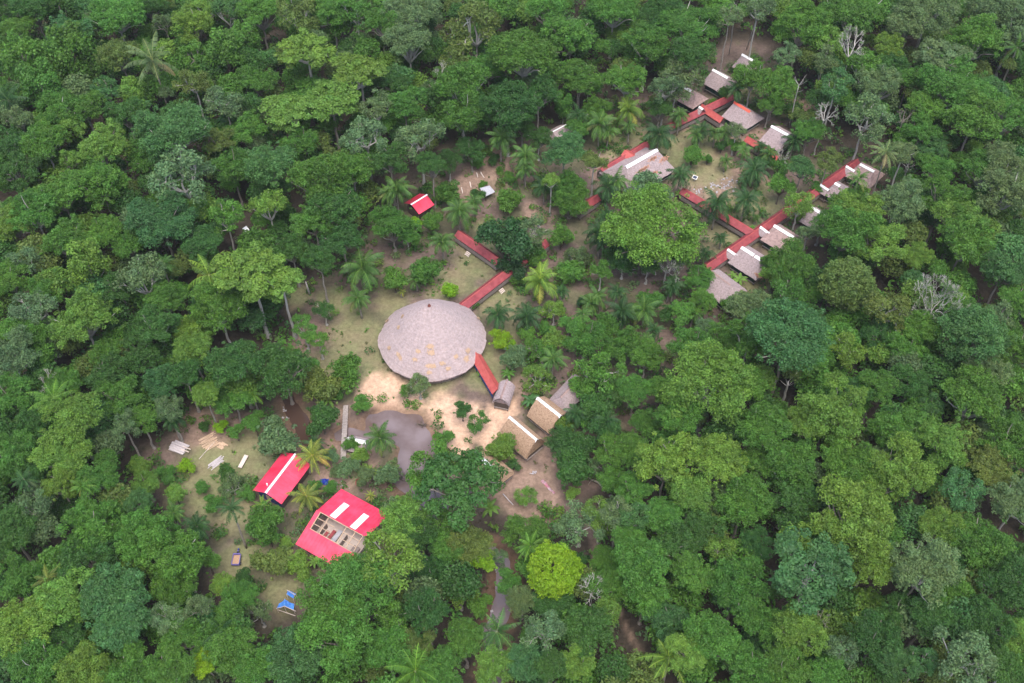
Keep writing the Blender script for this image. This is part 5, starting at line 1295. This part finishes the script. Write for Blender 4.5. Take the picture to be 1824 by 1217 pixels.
def garden():
    rng = np.random.default_rng(55); M = 15000; X = rng.uniform(-75, 105, M); Y = rng.uniform(85, 262, M)
    d = sdist(X, Y, CAMP); w = np.maximum.reduce([sdist(X, Y, POND), sdist(X, Y, CREEK), sdist(X, Y, STREAM)]); ok = []
    for a, b in zip(X, Y):
        u, v, _ = proj(a, b, 0)
        clear = (560 < u < 930 and 520 < v < 800) or (290 < u < 480 and 770 < v < 850) or (400 < u < 445 and 970 < v < 1040) or (470 < u < 560 and 1030 < v < 1100) or (790 < u < 890 and 290 < v < 390) or (800 < u < 880 and 440 < v < 530) or (1190 < u < 1320 and 230 < v < 350) or (890 < u < 1000 and 820 < v < 900)
        ok.append(not clear or rng.random() < .04)
    edge = (w > -3.6) & (w < -1.0)
    fb = np.maximum.reduce([sdist(X, Y, f) for f in FOOT]); k = (fb < -.5) & (d > 0) & (w < -.9) & ((np.array(ok) & (vnoise(X, Y, 8) * .6 + vnoise(X, Y, 2.5) * .4 > rng.uniform(.30, .70, M))) | (edge & (rng.random(M) < .45)))
    X, Y = X[k], Y[k]; pr = .28 + 1.3 * rng.random(len(X)) ** 1.7; pc = np.stack([X, Y, ground_z(X, Y) + pr * .5], 1)
    V, F, T = puff_leaves(pc, pr, .8, 26, .24, rng, low=-.1, var=.3); cnt = np.maximum(6, (26 * (pr / pr.mean()) ** 2).astype(int))
    c = np.array([COLS[q] for q in "gggdlsdo"])[rng.integers(0, 8, len(X))]
    tag(link("garden_growth", np_mesh("garden_growth", V, F, M_LEAFS, T * np.repeat(c, cnt, axis=0))), "low mixed growth between the camp's palms, paths and pond banks", kind="stuff")
garden()
# grass tufts and small weeds on the clearing
def weeds():
    rng = np.random.default_rng(31); M = 9000; X = rng.uniform(-75, 105, M); Y = rng.uniform(85, 262, M)
    d = sdist(X, Y, CAMP); w = np.maximum.reduce([sdist(X, Y, POND), sdist(X, Y, CREEK), sdist(X, Y, STREAM)])
    sd = []
    for a, b in zip(X, Y):
        u, v, _ = proj(a, b, 0); ok = not ((640 < u < 920 and 680 < v < 800) or math.hypot(u - 770, (v - 604) * 1.3) < 100); sd.append(ok)
    k = (np.maximum.reduce([sdist(X, Y, f) for f in FOOT]) < -.2) & (d > 0) & (w < -1.2) & np.array(sd) & (vnoise(X, Y, 7) * .7 + vnoise(X, Y, 2) * .3 > rng.uniform(.42, .75, M)); X, Y = X[k], Y[k]
    pc = np.stack([X, Y, ground_z(X, Y) + .08], 1); pr = rng.uniform(.12, .42, len(X))
    V, F, T = puff_leaves(pc, pr, .7, 9, .16, rng, low=0); cnt = np.maximum(6, (9 * (pr / pr.mean()) ** 2).astype(int))
    c = np.array([COLS["g"], COLS["l"], (.13, .15, .05), (.10, .12, .045)])[rng.integers(0, 4, len(X))]
    tag(link("weeds", np_mesh("weeds", V, F, M_LEAFS, T * np.repeat(c, cnt, axis=0))), "scattered weeds and grass tufts over the clearing", kind="stuff")
weeds()
# ------------------------------------------------------------------ labels of the plants
MARKS = [(770, 604, "round house"), (495, 850, "plain red roof"), (600, 930, "largest red roof"), (742, 368, "small red shed roof"), (740, 780, "muddy pond"), (613, 770, "footbridge"),
         (868, 342, "flat grey shelter"), (870, 512, "long walkway"), (866, 665, "orange-red ramp walkway"), (898, 698, "small rounded gatehouse"), (940, 780, "close brown huts"), (1005, 700, "grey hut"), (1150, 305, "great white-ridged roof"),
         (1318, 205, "red-ridged cabin"), (1385, 252, "clean white-ridged cabin"), (1278, 146, "upper green-walled cabin"), (1325, 100, "farthest cabin"), (1385, 425, "pinkish cabin"), (1330, 466, "broken-ridge cabin"), (1290, 512, "ridgeless cabin"),
         (1530, 315, "beige far cabins"), (1455, 378, "half-hidden white ridge"), (422, 994, "cargo tricycle"), (508, 1070, "blue tarps"), (318, 795, "plank stack"), (433, 822, "wooden bench"),
         (988, 1015, "bright lime ball tree"), (1160, 405, "giant spreading camp tree"), (1673, 528, "bare silvery fan tree"), (1404, 607, "big dark teal tree"), (1449, 1008, "flat teal tree"), (272, 108, "great grey feather palm"),
         (325, 312, "broad silver-grey tree"), (372, 490, "yellow-green feather palm"), (1262, 690, "big yellow-green domed tree"), (903, 428, "dark round tree"), (815, 852, "big tree over pond"), (865, 730, "sandy yard"), (1250, 320, "palm garden"), (905, 1060, "narrow stream"), (1120, 1110, "forest trail"),
         (848, 40, "wide olive treetop"), (592, 1065, "huge crown beside the tarps"), (287, 398, "big bluish left dome"), (148, 573, "big light left crown"), (1735, 607, "large bluish right dome")]
SPECIAL = {(988, 1016): "bright lime tightly tufted ball-shaped tree, brightest crown in the forest", (1158, 411): "giant mid-green spreading tree, the largest crown in the middle of the camp",
           (1673, 528): "big leafless silvery tree fanning out over the right forest", (1404, 607): "big dark teal domed tree with a thick pale trunk, right of the camp", (1449, 1008): "flat light teal spreading tree with white forked limbs, lower right",
           (272, 108): "great grey-green feather palm standing over the upper left forest", (325, 312): "broad silver-grey open tree with pale limbs in the upper left forest", (372, 490): "tall yellow-green feather palm left of the clearing",
           (1262, 690): "big yellow-green domed tree at the forest edge below the ridgeless cabin", (903, 428): "very dark round bushy tree where the walkways meet", (822, 860): "big dark spreading tree hanging over the muddy pond",
           (848, 40): "widest olive open treetop on the top edge", (592, 1065): "huge mid-green crown just right of the blue tarps", (1509, 506): "olive tightly tufted round tree right of the broken-ridge cabin",
           (287, 398): "big bluish domed tree with bare trunk, far left of the small red shed", (413, 905): "tall thin-trunked dark palm leaning over the cargo tricycle", (1578, 272): "tall grey palm with a long white trunk leaning over the beige far cabins",
           (740, 1195): "great feather palm cut by the bottom edge", (1190, 1172): "great yellow-green feather palm at the trail's lower end", (556, 812): "yellowish coconut palm touching the plain red roof's upper corner",
           (546, 884): "yellowish coconut palm between the two red roofs", (801, 521): "small bright lime ball bush just above the round house", (574, 750): "dense dark round bushy tree left of the footbridge", (445, 480): "broad flat light-green tree with white twisted limbs left of the clearing",
           (1735, 607): "large bluish domed tree beside the bare silvery fan tree, right side", (148, 573): "big light yellow-green crown in the middle of the left edge forest", (1521, 74): "bare white-branched tree in the upper right forest, near the top"}
SIZE = lambda t: ("huge" if t["r"] >= 60 else "large" if t["r"] >= 47 else "mid-sized" if t["r"] >= 34 else "small" if t["r"] >= 20 else "tiny") if not t.get("palm") else ("tall" if t["hc"] >= 11 else "big" if t["r"] > 33 else "short" if t["r"] < 21 else "")
CW = {"e": "green", "d": "dark green", "g": "green", "l": "yellow-green", "b": "bright lime", "s": "silvery", "t": "bluish-green", "o": "olive", "y": "yellowish", "k": "very dark", "p": "green"}
FW = {"D": "domed tree", "C": "tufted round tree", "U": "flat spreading tree", "O": "open pale-limbed tree", "T": "narrow vine-draped tree", "B": "nearly leafless white tree", "V": "leafless twiggy tree", "S": "thin-trunked tree", "G": "rounded bush",
      "P": "arching palm", "K": "star-shaped palm", "F": "feather palm", "N": "banana plant"}
CAT = {"G": "shrub", "P": "palm", "K": "palm", "F": "palm", "N": "banana plant"}
def where(t):
    u, v = t["u"], t["v"]
    best = min(((math.hypot(u - a, (v - b) * 1.1), a, b, n) for a, b, n in MARKS if math.hypot(u - a, v - b) > 4), key=lambda e: e[0])
    dd, a, b, n = best
    if dd < 190:
        dx, dy = u - a, v - b; ad = math.degrees(math.atan2(-dy, dx)) % 360
        w = ("right of", "above right of", "above", "above left of", "left of", "below left of", "below", "below right of")[int((ad + 22.5) // 45) % 8]
        pre = "close " if dd < 65 else "" if dd < 125 else "well "
        return pre + w + " " + ("the " if True else "") + n
    cols = ["left edge", "left part", "centre left", "centre", "centre right", "right part", "right edge"]; rws = ["top", "upper", "middle", "lower", "bottom"]
    return "in %s forest, %s of the photo" % (rws[min(4, int(v / 1217 * 5))], cols[min(6, int(u / 1824 * 7))])
groups = {}
for t in ALLT:
    o = t["o"]; key = (int(t["u"]), int(t["v"])); o["category"] = CAT.get(t["form"], "tree")
    o["group"] = {"shrub": "bushes of the camp and clearing", "palm": "palms of the camp and forest", "banana plant": "banana plants of the camp", "tree": "tall trees of the forest and camp"}[o["category"]]
    if key in SPECIAL: o["label"] = SPECIAL[key]; continue
    lab = " ".join((SIZE(t) + " " + CW[t["c"]] + " " + FW[t["form"]]).split()) + " " + where(t)
    groups.setdefault(lab, []).append(t)
ORD = ["", "second", "third", "fourth", "fifth", "sixth", "seventh", "eighth"]
for lab, ts in groups.items():
    n = len(ts)
    if n == 1: ts[0]["o"]["label"] = lab; continue
    vert = max(t["v"] for t in ts) - min(t["v"] for t in ts) > max(t["u"] for t in ts) - min(t["u"] for t in ts)
    ts.sort(key=lambda t: t["v"] if vert else t["u"]); a, b = ("upper", "lower") if vert else ("left", "right")
    for i, t in enumerate(ts):
        if n == 2: s = (a + " of two", b + " of two")[i]
        elif i == 0: s = ("uppermost" if vert else "leftmost")
        elif i == n - 1: s = ("lowest" if vert else "rightmost")
        else: s = ORD[i] + (" from top" if vert else " from left")
        t["o"]["label"] = lab + ", " + s
print("longest label", max((len(t["o"]["label"].split()), t["o"]["label"]) for t in ALLT), "plants", len(ALLT), "trees", sum(t["o"]["category"] == "tree" for t in ALLT), {c: sum(t["o"]["category"] == c for t in ALLT) for c in ("shrub", "palm")})

for t in ALLT:
    if len(t["o"]["label"].split()) > 16: print("LONG", t["o"]["label"])

# ------------------------------------------------------------------ humid air
hz = MB(); hz.box((0, 0, (HC + 25 - 4) / 2), (9400, 9400, HC + 25 + 4), (1, 0, 0))
mh = bpy.data.materials.new("haze"); mh.use_nodes = True; mh.node_tree.nodes.clear()
ho = mh.node_tree.nodes.new("ShaderNodeOutputMaterial"); hv = mh.node_tree.nodes.new("ShaderNodeVolumePrincipled")
hv.inputs["Density"].default_value = 0.00006; hv.inputs["Color"].default_value = (0.86, 0.92, 0.98, 1); hv.inputs["Anisotropy"].default_value = 0.0
mh.node_tree.links.new(hv.outputs[0], ho.inputs["Volume"])
tag(hz.build("haze", mh, None), "thin humid haze over the whole forest", kind="stuff")
